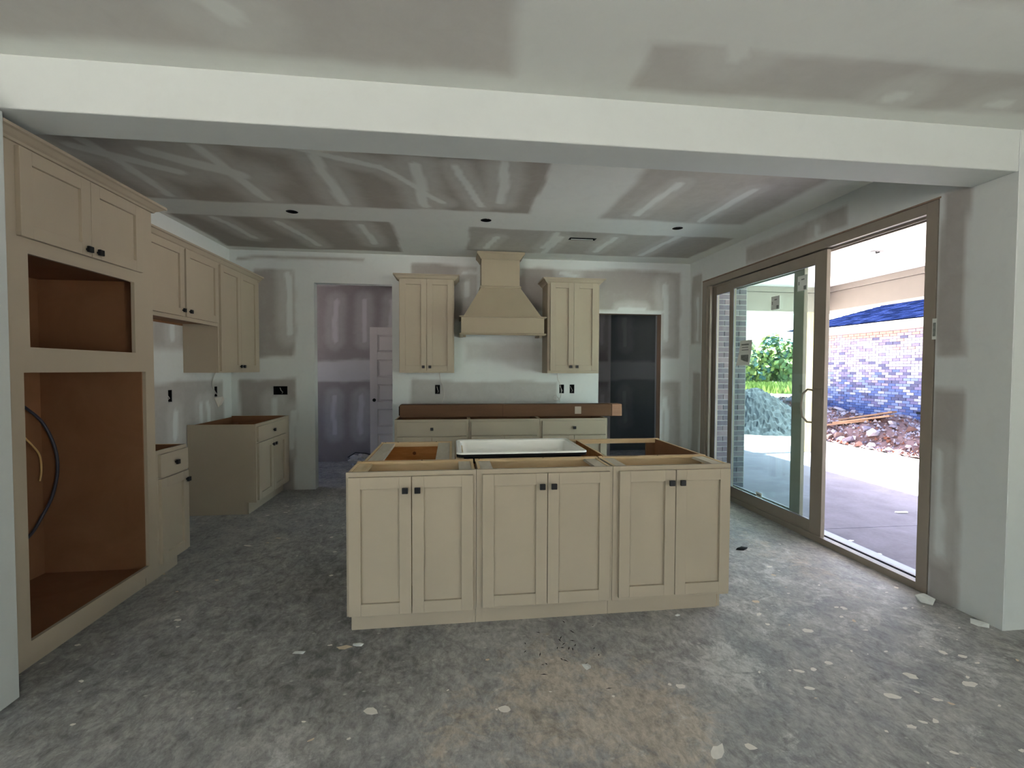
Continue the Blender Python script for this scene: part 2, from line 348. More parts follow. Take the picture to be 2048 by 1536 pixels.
def floor():
    x0, x1, y0, y1 = NX0-.1, XR+.149, -1.0, 6.2; nx, ny = 190, 180
    X, Y = np.meshgrid(np.linspace(x0, x1, nx+1), np.linspace(y0, y1, ny+1)); X = X.ravel(); Y = Y.ravel()
    V = np.stack([X, Y, np.zeros_like(X)], 1)
    idx = np.arange((nx+1)*(ny+1)).reshape(ny+1, nx+1)
    F_ = np.stack([idx[:-1, :-1], idx[:-1, 1:], idx[1:, 1:], idx[1:, :-1]], -1).reshape(-1, 4)
    me = bpy.data.meshes.new('floor'); mb = MB()
    mb.box(NX0-.1, NY0-.1, -.2, x1, y0, 0).box(NX0-.1, y1, -.2, XR+.15, 9.2, 0).box(NX0-.1, y0, -.2, x1, y1, -.12).box(x1, NY0-.1, -.2, NX1+.1, BY1, 0).box(XR+.15, 6.2, -.2, 3.62, 9.2, 0)
    mb.box(XR-.02, BY1, -.2, XR+.15, 5.83, -.001)
    me.from_pydata([tuple(v) for v in V]+mb.v, [], [tuple(int(q) for q in f) for f in F_]+[tuple(i+len(V) for i in f) for f in mb.f]); me.materials.append(FLOOR)
    Xw = X+wob(X, Y, .07, 5); Yw = Y+wob(Y, X, .07, 8)
    def blobs(L): return np.clip(sum(a*np.exp(-(((Xw-cx)/rx)**2+((Yw-cy)/ry)**2)) for cx, cy, rx, ry, a in L), 0, 1)
    dust = blobs(((-.95, 1.45, .35, .22, 1), (-.6, 1.6, .22, .15, .8), (1.25, 2.1, .16, .2, .9), (2.0, 3.0, .9, 1.2, .45), (2.6, 2.1, .4, .5, .35), (-1.7, 1.2, .3, .3, .5), (1.5, 1.2, .5, .35, .3), (-1.2, 5.2, .6, .4, .5), (-.3, 2.2, .25, .12, .4)))
    tan = blobs(((.45, 1.9, .38, .4, 1), (.8, 1.75, .25, .35, .8), (.55, 1.25, .3, .2, .7), (-.05, 1.75, .2, .3, .6), (2.5, 3.3, .25, .9, .6), (-1.6, 1.9, .2, .2, .4), (-1.75, 1.5, .12, .2, .6)))
    dark = blobs(((-.9, 3.2, .8, 1.1, .75), (-.55, 2.2, .5, .35, .7), (.9, 2.25, .25, .12, .5), (-1.7, 2.2, .4, .5, .5), (1.7, 1.3, .35, .25, .4), (.35, 1.75, .1, .12, .5), (2.8, 1.9, .3, .15, .6), (-.3, 1.2, .4, .3, .5), (1.2, 1.2, .2, .2, .4)))
    for n_, a in (('dust', dust), ('tan', tan), ('dark', dark)):
        at = me.attributes.new(n_, 'FLOAT', 'POINT'); at.data.foreach_set('value', np.concatenate([a, np.full(len(mb.v), .2)]).astype(np.float32))
    me.update(); o = bpy.data.objects.new('floor', me); COL.objects.link(o); o['kind'] = 'structure'
floor()
# flat plaster splats trodden on the slab
def splats():
    mb = MB(); r = random.Random(21)
    def blob(x, y, s, el=1.6, rot=None, m=0, z=.0012):
        n = r.randint(7, 11); rot = r.uniform(-.6, .9) if rot is None else rot; pts = []
        for k in range(n):
            a = 2*math.pi*k/n; q = s*r.uniform(.65, 1.15); px = math.cos(a)*q*el; py = math.sin(a)*q
            pts.append((x+px*math.cos(rot)-py*math.sin(rot), y+px*math.sin(rot)+py*math.cos(rot), z))
        mb.poly(pts, m)
    for i in range(260):
        x = r.uniform(-2.4, 2.9); y = r.uniform(.6, 5.5)
        if r.random() < .35: x = r.uniform(1.4, 2.8); y = r.uniform(1.2, 4.5)
        if -.6 < x < 1.6 and 2.5 < y < 3.6: continue
        blob(x, y, abs(r.gauss(0, .007))+.003, r.uniform(1, 2.4), m=0 if r.random() < .75 else 1)
    for x, y, s in ((-.95, 1.45, .035), (.45, 1.25, .03), (.95, 1.1, .03), (1.1, 1.6, .028), (1.0, 1.95, .03), (1.9, 2.3, .04), (2.1, 1.9, .04), (2.3, 2.5, .03), (1.5, 2.9, .035), (2.2, 1.3, .04), (.2, 1.9, .035), (1.35, .95, .035), (1.9, 3.1, .05), (2.5, 2.0, .03), (-.35, 1.95, .04), (.62, 1.5, .035)):
        blob(x, y, s*.62, 1.3)
    o = mb.build('plaster_spatter', [simple('dried_plaster', (232, 228, 220), .8, .1, .06, 30), simple('tan_plaster', (214, 198, 174), .8, .1, .06, 30)])
    tag(o, 'pale dried plaster spatter trodden over the bare concrete floor', 'plaster', kind='stuff')
splats()

# ------------------------------------------------------------------ cabinets
def knob_mesh():
    mb = MB(); mb.tube([(0, 0, 0), (0, -.014, 0)], .007, 8)
    mb.box(-.0155, -.027, -.0155, .0155, -.012, .0155)
    return mb.mesh('knob', KNOB)
_knob = knob_mesh()
def knob(parent, x, y, z):
    o = bpy.data.objects.new('knob', _knob); COL.objects.link(o); o.parent = parent; o.location = (x, y, z)
    b = o.modifiers.new('bevel', 'BEVEL'); b.width = .004; b.segments = 2; b.limit_method = 'ANGLE'; b.angle_limit = R(40)
    return o
def door(parent, x0, x1, z0, z1, kn=None, sw=.062, y=0, mat=None):
    """shaker door: frame, recessed panel, knob"""
    M = mat or PAINT
    f = MB(); f.box(x0, y-.022, z0, x0+sw, y-.0005, z1).box(x1-sw, y-.022, z0, x1, y-.0005, z1).box(x0+sw, y-.022, z0, x1-sw, y-.0005, z0+sw).box(x0+sw, y-.022, z1-sw, x1-sw, y-.0005, z1)
    d = f.build('door', M, parent, bevel=.0015)
    MB().box(x0+sw-.004, y-.007, z0+sw-.004, x1-sw+.004, y-.002, z1-sw+.004).build('door_panel', M, d)
    if kn: knob(d, kn[0], y-.022, kn[1])
    return d
def drawer(parent, x0, x1, z0, z1, kn=True, depth=.45, box=True):
    d = MB().box(x0, -.02, z0, x1, -.0005, z1).build('drawer', PAINT, parent, bevel=.002)
    if box:
        b = MB(); a0, a1 = x0+.03, x1-.03; zz0, zz1 = z0+.012, z1-.03
        b.box(a0, .022, zz0, a1, .034, zz1).box(a0, depth-.012, zz0, a1, depth, zz1).box(a0, .034, zz0, a0+.012, depth-.012, zz1).box(a1-.012, .034, zz0, a1, depth-.012, zz1).box(a0+.012, .034, zz0, a1-.012, depth-.012, zz0+.008)
        b.build('drawer_box', INT, d)
    if kn: knob(d, (x0+x1)/2, -.02, (z0+z1)/2)
    return d
def base(name, label, loc, rz, w, d, doors=2, drw=True, kn=True, group=None, cat='cabinet', fr=.038, inset=.0, toe_in=(0, 0), back=True, mats=None, front_z=.69, margins=(.028, .028), doorknobs='top', dz0=.13, rail=.06, stiles=None, slot=0.0):
    """base cabinet; local x along the front, y backwards, front at y=0"""
    t = thing(name, label, cat, loc, rz, group)
    I = mats or INT; th = .016
    for s in (0, 1):
        x0 = slot if s == 0 else w-th-slot
        k = {'xn' if s == 0 else 'xp': 0}
        MB().box(x0, .02, .114, x0+th, d, H-.0005, 1, yn=0, zp=2, **k).box(x0, .08, 0, x0+th, d, .114, 1, yn=0, **k).build('side_panel', [PAINT, I, WOOD_Y], t)
    if back: MB().box(th, d-.01, .114, w-th, d-.001, H-.012).build('back_panel', I, t)
    MB().box(th, .021, .114, w-th, d-.011, .13).build('bottom_panel', I, t)
    ff = MB(); sl = stiles or (fr, fr)
    ff.box(0, 0, .112, sl[0], .02, H).box(w-sl[1], 0, .112, w, .02, H).box(sl[0], 0, .112, w-sl[1], .02, .112+.035).box(sl[0], 0, H-.045, w-sl[1], .02, H)
    if drw: ff.box(sl[0], 0, front_z-.02, w-sl[1], .02, front_z+.015)
    ff.build('face_frame', PAINT, t, bevel=.0008)
    MB().box(toe_in[0], .072, 0, w-toe_in[1], .084, .112).build('toe_kick', PAINT, t)
    a, b = margins
    top = .852
    if drw: drawer(t, a, w-b, front_z+.012, top, kn, min(.48, d-.05)); top = front_z
    kz = top-rail
    if doors == 2:
        m_ = (a+w-b)/2
        door(t, a, m_-.002, dz0, top, (m_-.032, kz)); door(t, m_+.002, w-b, dz0, top, (m_+.032, kz))
    elif doors == 1: door(t, a, w-b, dz0, top, (w-b-.032, kz))
    return t
RL = R(90)   # left run: front faces +x, local x runs along world +y
XF = -1.933
# tall oven cabinet
def tall():
    y0, y1 = 2.216, 3.266; w_ = y1-y0; d = .61
    t = thing('oven_cabinet', 'tall taupe oven cabinet with two empty brown openings below a pair of doors', 'cabinet', (XF, y0, 0), RL)
    Y = lambda y: y-y0
    top = 2.44
    MB().box(0, .02, .1, .016, d, top, 1, xn=0).build('side_panel', [PAINT, INT], t)
    MB().box(w_-.016, .02, .1, w_, d, top, 1, xp=0, yn=0).build('side_panel', [PAINT, INT], t)
    # far inner liner so the recess ends where the photo shows it
    MB().box(w_-.09, .02, .115, w_-.016, d-.02, 1.96).build('liner_panel', INT, t)
    MB().box(.016, .02, .115, .115, d-.02, 1.96).build('liner_panel', INT, t)
    MB().box(.115, d-.02, .115, w_-.09, d-.002, top).build('back_panel', INT, t)
    for z in (.132, 1.42, 1.953): MB().box(.115, .02, z, w_-.09, d-.02, z+.018+(.05 if z == 1.42 else 0)).build('shelf', INT, t)
    MB().box(.016, .02, top-.02, w_-.016, d-.002, top).build('top_panel', INT, t)
    f = MB(); A, B = Y(2.352), Y(3.184); A2, B2 = Y(2.388), Y(3.096)
    f.box(0, 0, .1, A, .02, top).box(B, 0, .1, w_, .02, top).box(A, 0, .1, B, .02, .165).box(A, 0, 1.395, B, .02, 1.511)
    f.box(A, 0, 1.511, A2, .02, 1.936).box(B2, 0, 1.511, B, .02, 1.936).box(A, 0, 1.936, B, .02, 2.02).box(A, 0, 2.36, B, .02, top)
    f.build('face_frame', PAINT, t)
    MB().box(0, .076, 0, w_, .09, .1).build('toe_kick', PAINT, t)
    door(t, Y(2.333), Y(2.737), 2.003, 2.396, (Y(2.737)-.035, 2.035)); door(t, Y(2.741), Y(3.15), 2.003, 2.396, (Y(2.741)+.035, 2.035))
    c = MB(); c.sweep([(-.0, 0), (w_, 0), (w_, d-.0)], [(0, 2.408), (.012, 2.408), (.018, 2.418), (.03, 2.424), (.05, 2.44), (.062, 2.444), (.062, 2.458), (0, 2.458)])
    c.build('crown_moulding', PAINT, t)
    # holes where wires come through
    return t
tall()
# cables
def cable(pts, r, mat, label, cat='cable', name='cable', parent=None, sub=6):
    P = [Vector(p) for p in pts]; out = []
    for i in range(len(P)-1):
        p0 = P[max(i-1, 0)]; p1 = P[i]; p2 = P[i+1]; p3 = P[min(i+2, len(P)-1)]
        for k in range(sub):
            u = k/sub; out.append(.5*((2*p1)+(-p0+p2)*u+(2*p0-5*p1+4*p2-p3)*u*u+(-p0+3*p1-3*p2+p3)*u**3))
    out.append(P[-1])
    o = MB().tube(out, r, 8).build(name, mat, smooth=True)
    if label: tag(o, label, cat)
    return o
cable([(-2.52, 2.9, 1.33), (-2.50, 3.0, 1.22), (-2.48, 3.12, 1.10), (-2.44, 3.155, .95), (-2.43, 3.165, .80), (-2.45, 3.15, .64), (-2.48, 3.11, .52), (-2.50, 3.04, .42), (-2.52, 2.88, .36)], .0085, WIRE_B, 'dark thick cable bowing out inside the lower oven opening')
cable([(-2.53, 3.03, 1.10), (-2.52, 3.05, 1.02), (-2.50, 3.08, .96), (-2.50, 3.13, .89), (-2.50, 3.14, .80), (-2.51, 3.14, .73)], .005, WIRE_Y, 'thin yellow cable at the back of the lower oven opening')
base('base_cabinet', 'narrow base cabinet with one door, against the tall oven cabinet', (XF, 3.268, 0), RL, .342, .61, doors=1, margins=(.018, .012), stiles=(.03, .03))
base('base_cabinet', 'deep corner base cabinet with its plain brown side facing the range gap', (XF, 4.786, 0), RL, .91, .618, doors=2, margins=(.02, .15), stiles=(.038, .15))
# wall cabinets
def upper(name, label, loc, rz, w_, d, z0, z1, doors, group=None, crown='LR', und=True, sides=(0, 0), dtop=None, dbot=.015, hollow=0):
    t = thing(name, label, 'cabinet', loc, rz, group)
    th = .016
    MB().box(0, .02, z0, th, d, z1, 0).build('side_panel', [PAINT], t); MB().box(w_-th, .02, z0, w_, d, z1, 0).build('side_panel', [PAINT], t)
    MB().box(th, d-.01, z0, w_-th, d-.001, z1).build('back_panel', INT, t)
    MB().box(th, .021, z0+.018, w_-th, d-.011, z0+.034).build('bottom_panel', INT, t)
    MB().box(th, .021, z1-.016, w_-th, d-.011, z1).build('top_panel', INT, t)
    f = MB(); f.box(0, 0, z0, .038, .02, z1).box(w_-.038, 0, z0, w_, .02, z1).box(.038, 0, z0, w_-.038, .02, z0+.038).box(.038, 0, z1-.05, w_-.038, .02, z1)
    f.build('face_frame', PAINT, t, bevel=.0008)
    dt = dtop or z1-.01
    for (a, b, kx) in doors: door(t, a, b, z0+dbot, dt, (kx, z0+dbot+.047))
    if crown:
        pf = [(0, z1-.02), (.01, z1-.02), (.016, z1-.008), (.026, z1-.002), (.046, z1+.024), (.06, z1+.028), (.06, z1+.042), (0, z1+.042)]
        path = [(0, 0), (w_, 0)]
        if 'L' in crown: path = [(0, d)]+path
        if 'R' in crown: path = path+[(w_, d)]
        MB().sweep(path, pf).build('crown_moulding', PAINT, t)
    return t
XU = -2.247
t = upper('wall_cabinet', 'short two-door wall cabinet hanging over the range gap', (XU, 3.62, 0), RL, 1.132, .31, 1.816, 2.42, [(.03, .558, .52), (.583, 1.115, .62)], crown='-', dbot=.03)
t = upper('wall_cabinet', 'tall two-door wall cabinet in the left corner beside the short one', (XU, 4.754, 0), RL, .94, .31, 1.377, 2.42, [(.022, .435, .403), (.438, .85, .47)], crown='-')
upper('wall_cabinet', 'tall wall cabinet on the back wall, left of the range hood', (-.635, YB-.331, 0), 0, .61, .33, 1.377, 2.437, [(.008, .3035, .268), (.3065, .598, .34)], crown='LR', dbot=.02)
upper('wall_cabinet', 'tall wall cabinet on the back wall, right of the range hood', (1.053, YB-.331, 0), 0, .617, .33, 1.377, 2.437, [(.03, .3065, .271), (.3095, .59, .346)], crown='LR', dbot=.03)
# back wall base run
YF = YB-.611
base('base_cabinet', 'left base cabinet of the back run, under the left end of the long carton', (-.654, YF, 0), 0, .79, .605, margins=(.027, .027))
base('base_cabinet', 'middle base cabinet of the back run, with a knobless top drawer front', (.138, YF, 0), 0, .776, .605, kn=False, margins=(.024, .027))
base('base_cabinet', 'right base cabinet of the back run, beside the dark doorway', (.916, YF, 0), 0, .772, .605, margins=(.028, .022))
# ---- island
IR = .009
iroot = Matrix.Translation((-.572, 2.511, 0)) @ Matrix.Rotation(IR, 4, 'Z')
def ip(x, y): v = iroot @ Vector((x, y, 0)); return (v.x, v.y, 0)
def island_cab(label, x0, w_, mar, tin, dz):
    t = base('island_cabinet', label, ip(x0, 0), IR, w_, .288, doors=2, drw=False, margins=mar, toe_in=tin, group=None, mats=WOOD, dz0=dz, rail=.07, slot=.007)
    # pale nailing strips on the two sides, and the rear rail of the opening
    MB().box(.024, .021, H-.02, .092, .287, H-.004).build('nailing_strip', PALE if x0 > .5 else WOOD_Y, t)
    MB().box(w_-.092, .021, H-.02, w_-.024, .287, H-.004).build('nailing_strip', PALE, t)
    m = MB(); m.box(.004, .262, H-.012, w_-.004, .3, H+.003)
    m.build('top_rail', WOOD, t)
    for sx in (.03, w_*.55): MB().tube([(sx, .281, H+.002), (sx, .281, H+.0045)], .004, 8).build('screw', BLACK, t)
    return t
island_cab('left of the three island cabinets facing the camera', 0, .679, (.014, .017), (.01, 0), .12)
island_cab('middle of the three island cabinets facing the camera', .681, .764, (.032, .02), (0, 0), .127)
island_cab('right of the three island cabinets facing the camera, nearest the patio door', 1.447, .706, (.032, .012), (0, .03), .135)
# rear row
def box_cab(name, label, x0, x1, y0, y1, deck=True):
    t = thing(name, label, 'cabinet', ip(x0, y0), IR); w_, d = x1-x0, y1-y0
    MB().box(0, 0, .0, .016, d, H-.001, 1, xn=0, zp=2).build('side_panel', [PAINT, PINE, WOOD_Y], t)
    MB().box(w_-.016, 0, .0, w_, d, H-.001, 1, xp=0, zp=2).build('side_panel', [PAINT, PINE, WOOD_Y], t)
    MB().box(.016, 0, .114, w_-.016, .012, H-.03, 1).build('front_panel', [PAINT, PINE], t)
    MB().box(.016, d-.016, .114, w_-.016, d, H-.03, 1, yp=0).build('rear_panel', [PAINT, PINE], t)
    MB().box(.016, .012, .114, w_-.016, d-.016, .13).build('bottom_panel', PINE, t)
    MB().box(.0, d-.035, H-.03, w_, d, H+.001, 0, yp=1).build('top_rail', [WOOD, PAINT], t)
    return t
t = box_cab('island_cabinet', 'rear left island cabinet, open top showing orange pine inside', .035, .55, .302, 1.02)
MB().box(.017, .013, H-.022, .10, .683, H-.004).build('nailing_strip', PALE, t)
MB().box(.515-.10, .013, H-.022, .515-.017, .683, H-.004).build('nailing_strip', PALE, t)
# knot and drawer box inside
kn_ = MB(); kn_.tube([(.24, .667, .80), (.24, .664, .80)], .012, 12); kn_.build('wood_knot', simple('dark_knot', (120, 70, 30), .6, .2, .2, 40), t)
for sx, sy in ((.03, .70), (.12, .705), (.4, .703)): MB().tube([(sx, sy, H), (sx, sy, H+.003)], .004, 8).build('screw', BLACK, t)
t = box_cab('sink_cabinet', 'island sink cabinet holding the white enamel sink', .572, 1.515, .302, 1.02)
MB().box(.017, .013, H-.022, .05, .683, H-.004).build('nailing_strip', WOOD_Y, t)
# dishwasher bay: rail across the back, finished end panel
t = thing('dishwasher_bay', 'open bay in the island right of the sink, see-through under its rear rail', 'cabinet', ip(1.517, .302), IR)
MB().box(0, .682, H-.03, .655, .718, H+.001, 0, yp=1).build('top_rail', [WOOD, PAINT], t)
MB().box(.62, 0, 0, .636, .718, H, 1, xp=0, zp=2).build('end_panel', [PAINT, INT, WOOD_Y], t)
MB().box(.55, .69, 0, .62, .706, H-.03, 1).build('stile', [PAINT, INT], t)
# enamel sink
def sink():
    t = thing('sink', 'white enamel sink with a black underside edge, resting in the island', 'sink', ip(.575, .345), IR)
    W_, D_ = .83, .56; zt = H+.028
    def rr(x0, y0, x1, y1, r, n=6):
        P = []
        for cx, cy, a0 in ((x1-r, y1-r, 0), (x0+r, y1-r, 90), (x0+r, y0+r, 180), (x1-r, y0+r, 270)):
            for k in range(n+1):
                a = R(a0+90*k/n); P.append((cx+r*math.cos(a), cy+r*math.sin(a)))
        return P
    def rings(L, mat, name, close=True):
        mb = MB(); n = len(L[0][0])
        for P, z in L: mb.v += [(x, y, z) for x, y in P]
        for i in range(len(L)-1):
            for k in range(n):
                k2 = (k+1) % n; mb.f.append((i*n+k, i*n+k2, (i+1)*n+k2, (i+1)*n+k)); mb.mi.append(0)
        if close: mb.f.append(tuple((len(L)-1)*n+k for k in range(n))); mb.mi.append(0)
        return mb.build(name, mat, t, smooth=False)
    EN = Nt('white_enamel', .12, .6); EN.col(lin((250, 250, 243)))
    rings([(rr(0, 0, W_, D_, .04), zt-.008), (rr(.002, .002, W_-.002, D_-.002, .04), zt), (rr(.008, .008, W_-.008, D_-.008, .038), zt+.003), (rr(.03, .03, W_-.03, D_-.03, .035), zt-.002),
           (rr(.036, .036, W_-.036, D_-.036, .035), zt-.012), (rr(.055, .055, W_-.055, D_-.055, .05), zt-.12), (rr(.08, .08, W_-.08, D_-.08, .04), zt-.135)], EN.m, 'basin')
    rings([(rr(.001, .001, W_-.001, D_-.001, .04), zt-.0085), (rr(.002, .002, W_-.002, D_-.002, .04), zt-.026), (rr(.02, .02, W_-.02, D_-.02, .035), zt-.027), (rr(.028, .028, W_-.028, D_-.028, .035), zt-.03), (rr(.045, .045, W_-.045, D_-.045, .05), zt-.18), (rr(.07, .07, W_-.07, D_-.07, .04), zt-.2)], BLACK, 'underside')
    MB().tube([(W_/2, D_/2, zt-.1345), (W_/2, D_/2, zt-.132)], .04, 20).build('drain', STEEL, t)
sink()

# ---- range hood
def hood():
    t = thing('range_hood', 'tapered taupe wooden range hood with a boxed rim, on the back wall', 'range hood')
    yb = YB-.001; xc = .506
    def fr(x0, x1, y0, z0, X0, X1, Y0, z1, name='body'):
        mb = MB(); mb.v = [(x0, y0, z0), (x1, y0, z0), (x1, yb, z0), (x0, yb, z0), (X0, Y0, z1), (X1, Y0, z1), (X1, yb, z1), (X0, yb, z1)]
        mb.f = [(0, 3, 2, 1), (4, 5, 6, 7), (0, 1, 5, 4), (2, 3, 7, 6), (3, 0, 4, 7), (1, 2, 6, 5)]; mb.mi = [0]*6
        return mb.build(name, PAINT_HOOD, t, bevel=.001)
    fr(.287, .729, yb-.30, 2.37, .287, .729, yb-.30, ZC-.001, 'chimney')
    fr(.082, .955, yb-.478, 2.012, .287, .729, yb-.302, 2.368, 'tapered_body')
    b = MB(); Y0 = yb-.48; x0, x1 = .056, .985; z0, z1 = 1.822, 1.995
    b.box(x0, Y0, z0, x1, Y0+.018, z1).box(x0, Y0+.018, z0, x0+.018, yb, z1).box(x1-.018, Y0+.018, z0, x1, yb, z1); b.build('rim_box', PAINT_HOOD, t)
    MB().box(x0+.019, Y0+.019, z0+.03, x1-.019, yb, z0+.05).build('liner', simple('hood_liner', (70, 68, 66), .5, .3, .1), t)
    MB().sweep([(x0, yb), (x0, Y0), (x1, Y0), (x1, yb)], [(-.025, z1), (.02, z1), (.026, z1+.006), (.02, z1+.016), (.004, z1+.018), (-.025, z1+.018)]).build('rim_cap_moulding', PAINT_HOOD, t)
    MB().sweep([(x0, yb), (x0, Y0), (x1, Y0), (x1, yb)], [(-.025, z0-.02), (.012, z0-.02), (.024, z0-.008), (.018, z0+.002), (.0, z0+.004), (-.025, z0+.003)]).build('rim_base_moulding', PAINT_HOOD, t)
    MB().sweep([(.287, yb), (.287, yb-.3), (.729, yb-.3), (.729, yb)], [(0, 2.352), (.014, 2.356), (.02, 2.366), (.014, 2.376), (0, 2.38)]).build('neck_moulding', PAINT_HOOD, t)
    MB().sweep([(.287, yb), (.287, yb-.3), (.729, yb-.3), (.729, yb)], [(0, 2.68), (.008, 2.68), (.012, 2.69), (.03, 2.715), (.045, 2.73), (.052, 2.735), (.052, 2.76), (0, 2.76)]).build('crown_moulding', PAINT_HOOD, t)
    for xx in (x0+.02, x1-.05): MB().box(xx, Y0+.02, z0-.045, xx+.03, Y0+.05, z0-.02).build('foot_block', PAINT_HOOD, t)
hood()

# ---- long carton on the back run
t = thing('cardboard_carton', 'very long narrow brown cardboard carton lying across the back base cabinets', 'carton', (-.625, 5.30, H+.002), R(-.35))
MB().box(0, 0, 0, 2.43, .16, .142).build('box_body', CARD, t, bevel=.006)
MB().box(2.433, .001, .001, 2.555, .159, .141).build('end_cap', CARD_END, t, bevel=.005)
MB().box(1.99, -.0015, .03, 2.065, -.0004, .115).build('pale_sticker', simple('pale_sticker', (176, 160, 146), .7, .2, .05), t)
MB().box(1.15, -.0012, .0, 1.154, .0, .142).build('seam', simple('carton_seam', (78, 52, 38), .8, .1, .05), t)
MB().box(-.012, .015, .02, -.001, .145, .125).build('dark_end', simple('dark_end', (40, 30, 26), .8, .1, .1), t, bevel=.005)

# ---- outlet boxes and wires
def outlet(ax, u, z, a, b, label, twin=False):
    if ax == 'y': t = thing('outlet_box', label, 'outlet box', (u, YB, z))
    else: t = thing('outlet_box', label, 'outlet box', (XL, u, z), RL)
    m = MB(); a -= .001; b -= .001; d = .06; th = .003
    m.box(-a, d, -b, a, d+.004, b).box(-a, .002, -b, -a+th, d, b).box(a-th, .002, -b, a, d, b).box(-a+th, .002, -b, a-th, d, -b+th).box(-a+th, .002, b-th, a-th, d, b)
    m.build('box_shell', BLACK, t)
    cable_pts = [(-a*.3, .055, b*.6), (0, .02, 0), (a*.3, .01, -b*.4), (a*.1, .03, -b*.7)]
    o = MB().tube(cable_pts, .004, 6).build('wire_tail', WIRE_W, t)
outlet('y', *OUTB[0], 'outlet box on the back wall above the left part of the carton')
outlet('y', *OUTB[1], 'outlet box with loose wires, left of the two above the carton')
outlet('y', *OUTB[2], 'outlet box nearest the dark doorway, right of the two above the carton')
outlet('y', *OUTB[3], 'wide double outlet box between the corner and the left opening')
outlet('x', *OUTL[0], 'outlet box on the left wall above the range gap')
outlet('x', *OUTL[1], 'outlet box on the left wall below the tall corner wall cabinet')
cable([(-.20, YB-.02, 1.38), (-.19, YB-.012, 1.30), (-.155, YB-.01, 1.20), (-.145, YB-.01, 1.10), (-.165, YB-.012, 1.02)], .003, WIRE_W, 'thin white wire hanging below the left back-wall cabinet')
cable([(1.24, YB-.02, 1.38), (1.25, YB-.012, 1.30), (1.285, YB-.01, 1.22), (1.29, YB-.015, 1.1), (1.25, YB-.02, 1.04), (1.20, YB-.015, 1.06), (1.22, YB-.02, 1.10), (1.27, YB-.02, 1.05), (1.27, YB-.02, 1.02)], .003, WIRE_W, 'thin white wire looping down below the right back-wall cabinet')
cable([(XL+.012, 5.33, 1.38), (XL+.012, 5.28, 1.32), (XL+.012, 5.25, 1.26), (XL+.012, 5.28, 1.20), (XL+.02, 5.33, 1.14)], .003, WIRE_W, 'thin wire hanging under the tall corner wall cabinet')
m = MB(); m.poly([(XL+.004, 5.30, 1.105), (XL+.01, 5.47, 1.11), (XL+.03, 5.46, 1.08), (XL+.035, 5.40, 1.03), (XL+.012, 5.37, 1.0)]); m.poly([(XL+.004, 5.30, 1.105), (XL+.012, 5.37, 1.0), (XL+.01, 5.33, 1.06)])
o = m.build('torn_drywall_paper', simple('torn_paper', (206, 200, 192), .8, .1, .05)); tag(o, 'torn flap of drywall paper under the outlet in the left corner', 'paper')
sm = o.modifiers.new('solid', 'SOLIDIFY'); sm.thickness = .002

# ---- ceiling can holes and vent
for x, y, lb in ((-1.407, 4.277, 'left'), (.268, 4.29, 'middle'), (2.097, 4.292, 'right')):
    t = thing('ceiling_can', lb+' of the three round black light holes in the kitchen ceiling', 'light fitting', (x, y, ZC+.001))
    n = 20; m = MB(); r = .0495
    for z, q in ((0, r), (.11, r)):
        m.v += [(q*math.cos(2*math.pi*k/n), q*math.sin(2*math.pi*k/n), z) for k in range(n)]
    for k in range(n): m.f.append((k, (k+1) % n, n+(k+1) % n, n+k)); m.mi.append(0)
    m.f.append(tuple(range(n, 2*n))); m.mi.append(0); m.build('housing', BLACK, t)
    MB().tube([(.0, .0, .108), (.01, .0, .05)], .016, 12).build('socket', STEEL, t)
    MB().tube([(.02, -.01, .10), (.03, .0, .04), (.015, .02, .02), (-.01, .01, .03)], .003, 6).build('wire_tail', WIRE_W, t)
t = thing('ceiling_vent_boot', 'narrow black rectangular vent opening in the kitchen ceiling near the hood', 'vent', (1.2975, 4.77, ZC+.001))
a, b = .1415, .044
MB().box(-a, -b, 0, -a+.003, b, .14).box(a-.003, -b, 0, a, b, .14).box(-a+.003, -b, 0, a-.003, -b+.003, .14).box(-a+.003, b-.003, 0, a-.003, b, .14).box(-a, -b, .14, a, b, .144).build('duct', BLACK, t)
MB().box(-a+.03, b-.012, .003, a-.02, b-.004, .008).build('foil_tape', PAPER, t)
MB().tube([(-.02, -b+.01, .02), (0, b-.012, .03)], .008, 8).build('strap', BLACK, t)

# ---- door slab in the hall
def slab_door():
    t = thing('door_slab', 'loose white five-panel door leaning on the hallway wall', 'door slab', (-1.295, 7.27, 0), 0)
    W_, Hh = .76, 2.05; dp = .04; st = .11
    holes = [(st, z, W_-st, z+.265) for z in (.17, .545, .92, 1.295, 1.67)]
    m = MB(); m.box(0, 0, .012, st, dp, Hh).box(W_-st, 0, .012, W_, dp, Hh)
    zs = [.012]+[q for h in holes for q in (h[1], h[3])]+[Hh]
    for i in range(0, len(zs), 2): m.box(st, 0, zs[i], W_-st, dp, zs[i+1])
    m.build('door_frame', DOORW, t, bevel=.003)
    for h in holes:
        mm = MB(); x0, z0, x1, z1 = h; q = .035
        mm.v = [(x0, .003, z0), (x1, .003, z0), (x1, .003, z1), (x0, .003, z1), (x0+.012, .016, z0+.012), (x1-.012, .016, z0+.012), (x1-.012, .016, z1-.012), (x0+.012, .016, z1-.012),
                (x0+q, .005, z0+q), (x1-q, .005, z0+q), (x1-q, .005, z1-q), (x0+q, .005, z1-q)]
        mm.f = [(0, 1, 5, 4), (1, 2, 6, 5), (2, 3, 7, 6), (3, 0, 4, 7), (4, 5, 9, 8), (5, 6, 10, 9), (6, 7, 11, 10), (7, 4, 8, 11), (8, 9, 10, 11)]; mm.mi = [0]*9
        mm.build('panel', DOORW, t)
    MB().tube([(.062, -.001, .948), (.062, .004, .948)], .026, 20).build('knob_bore', BLACK, t)
slab_door()
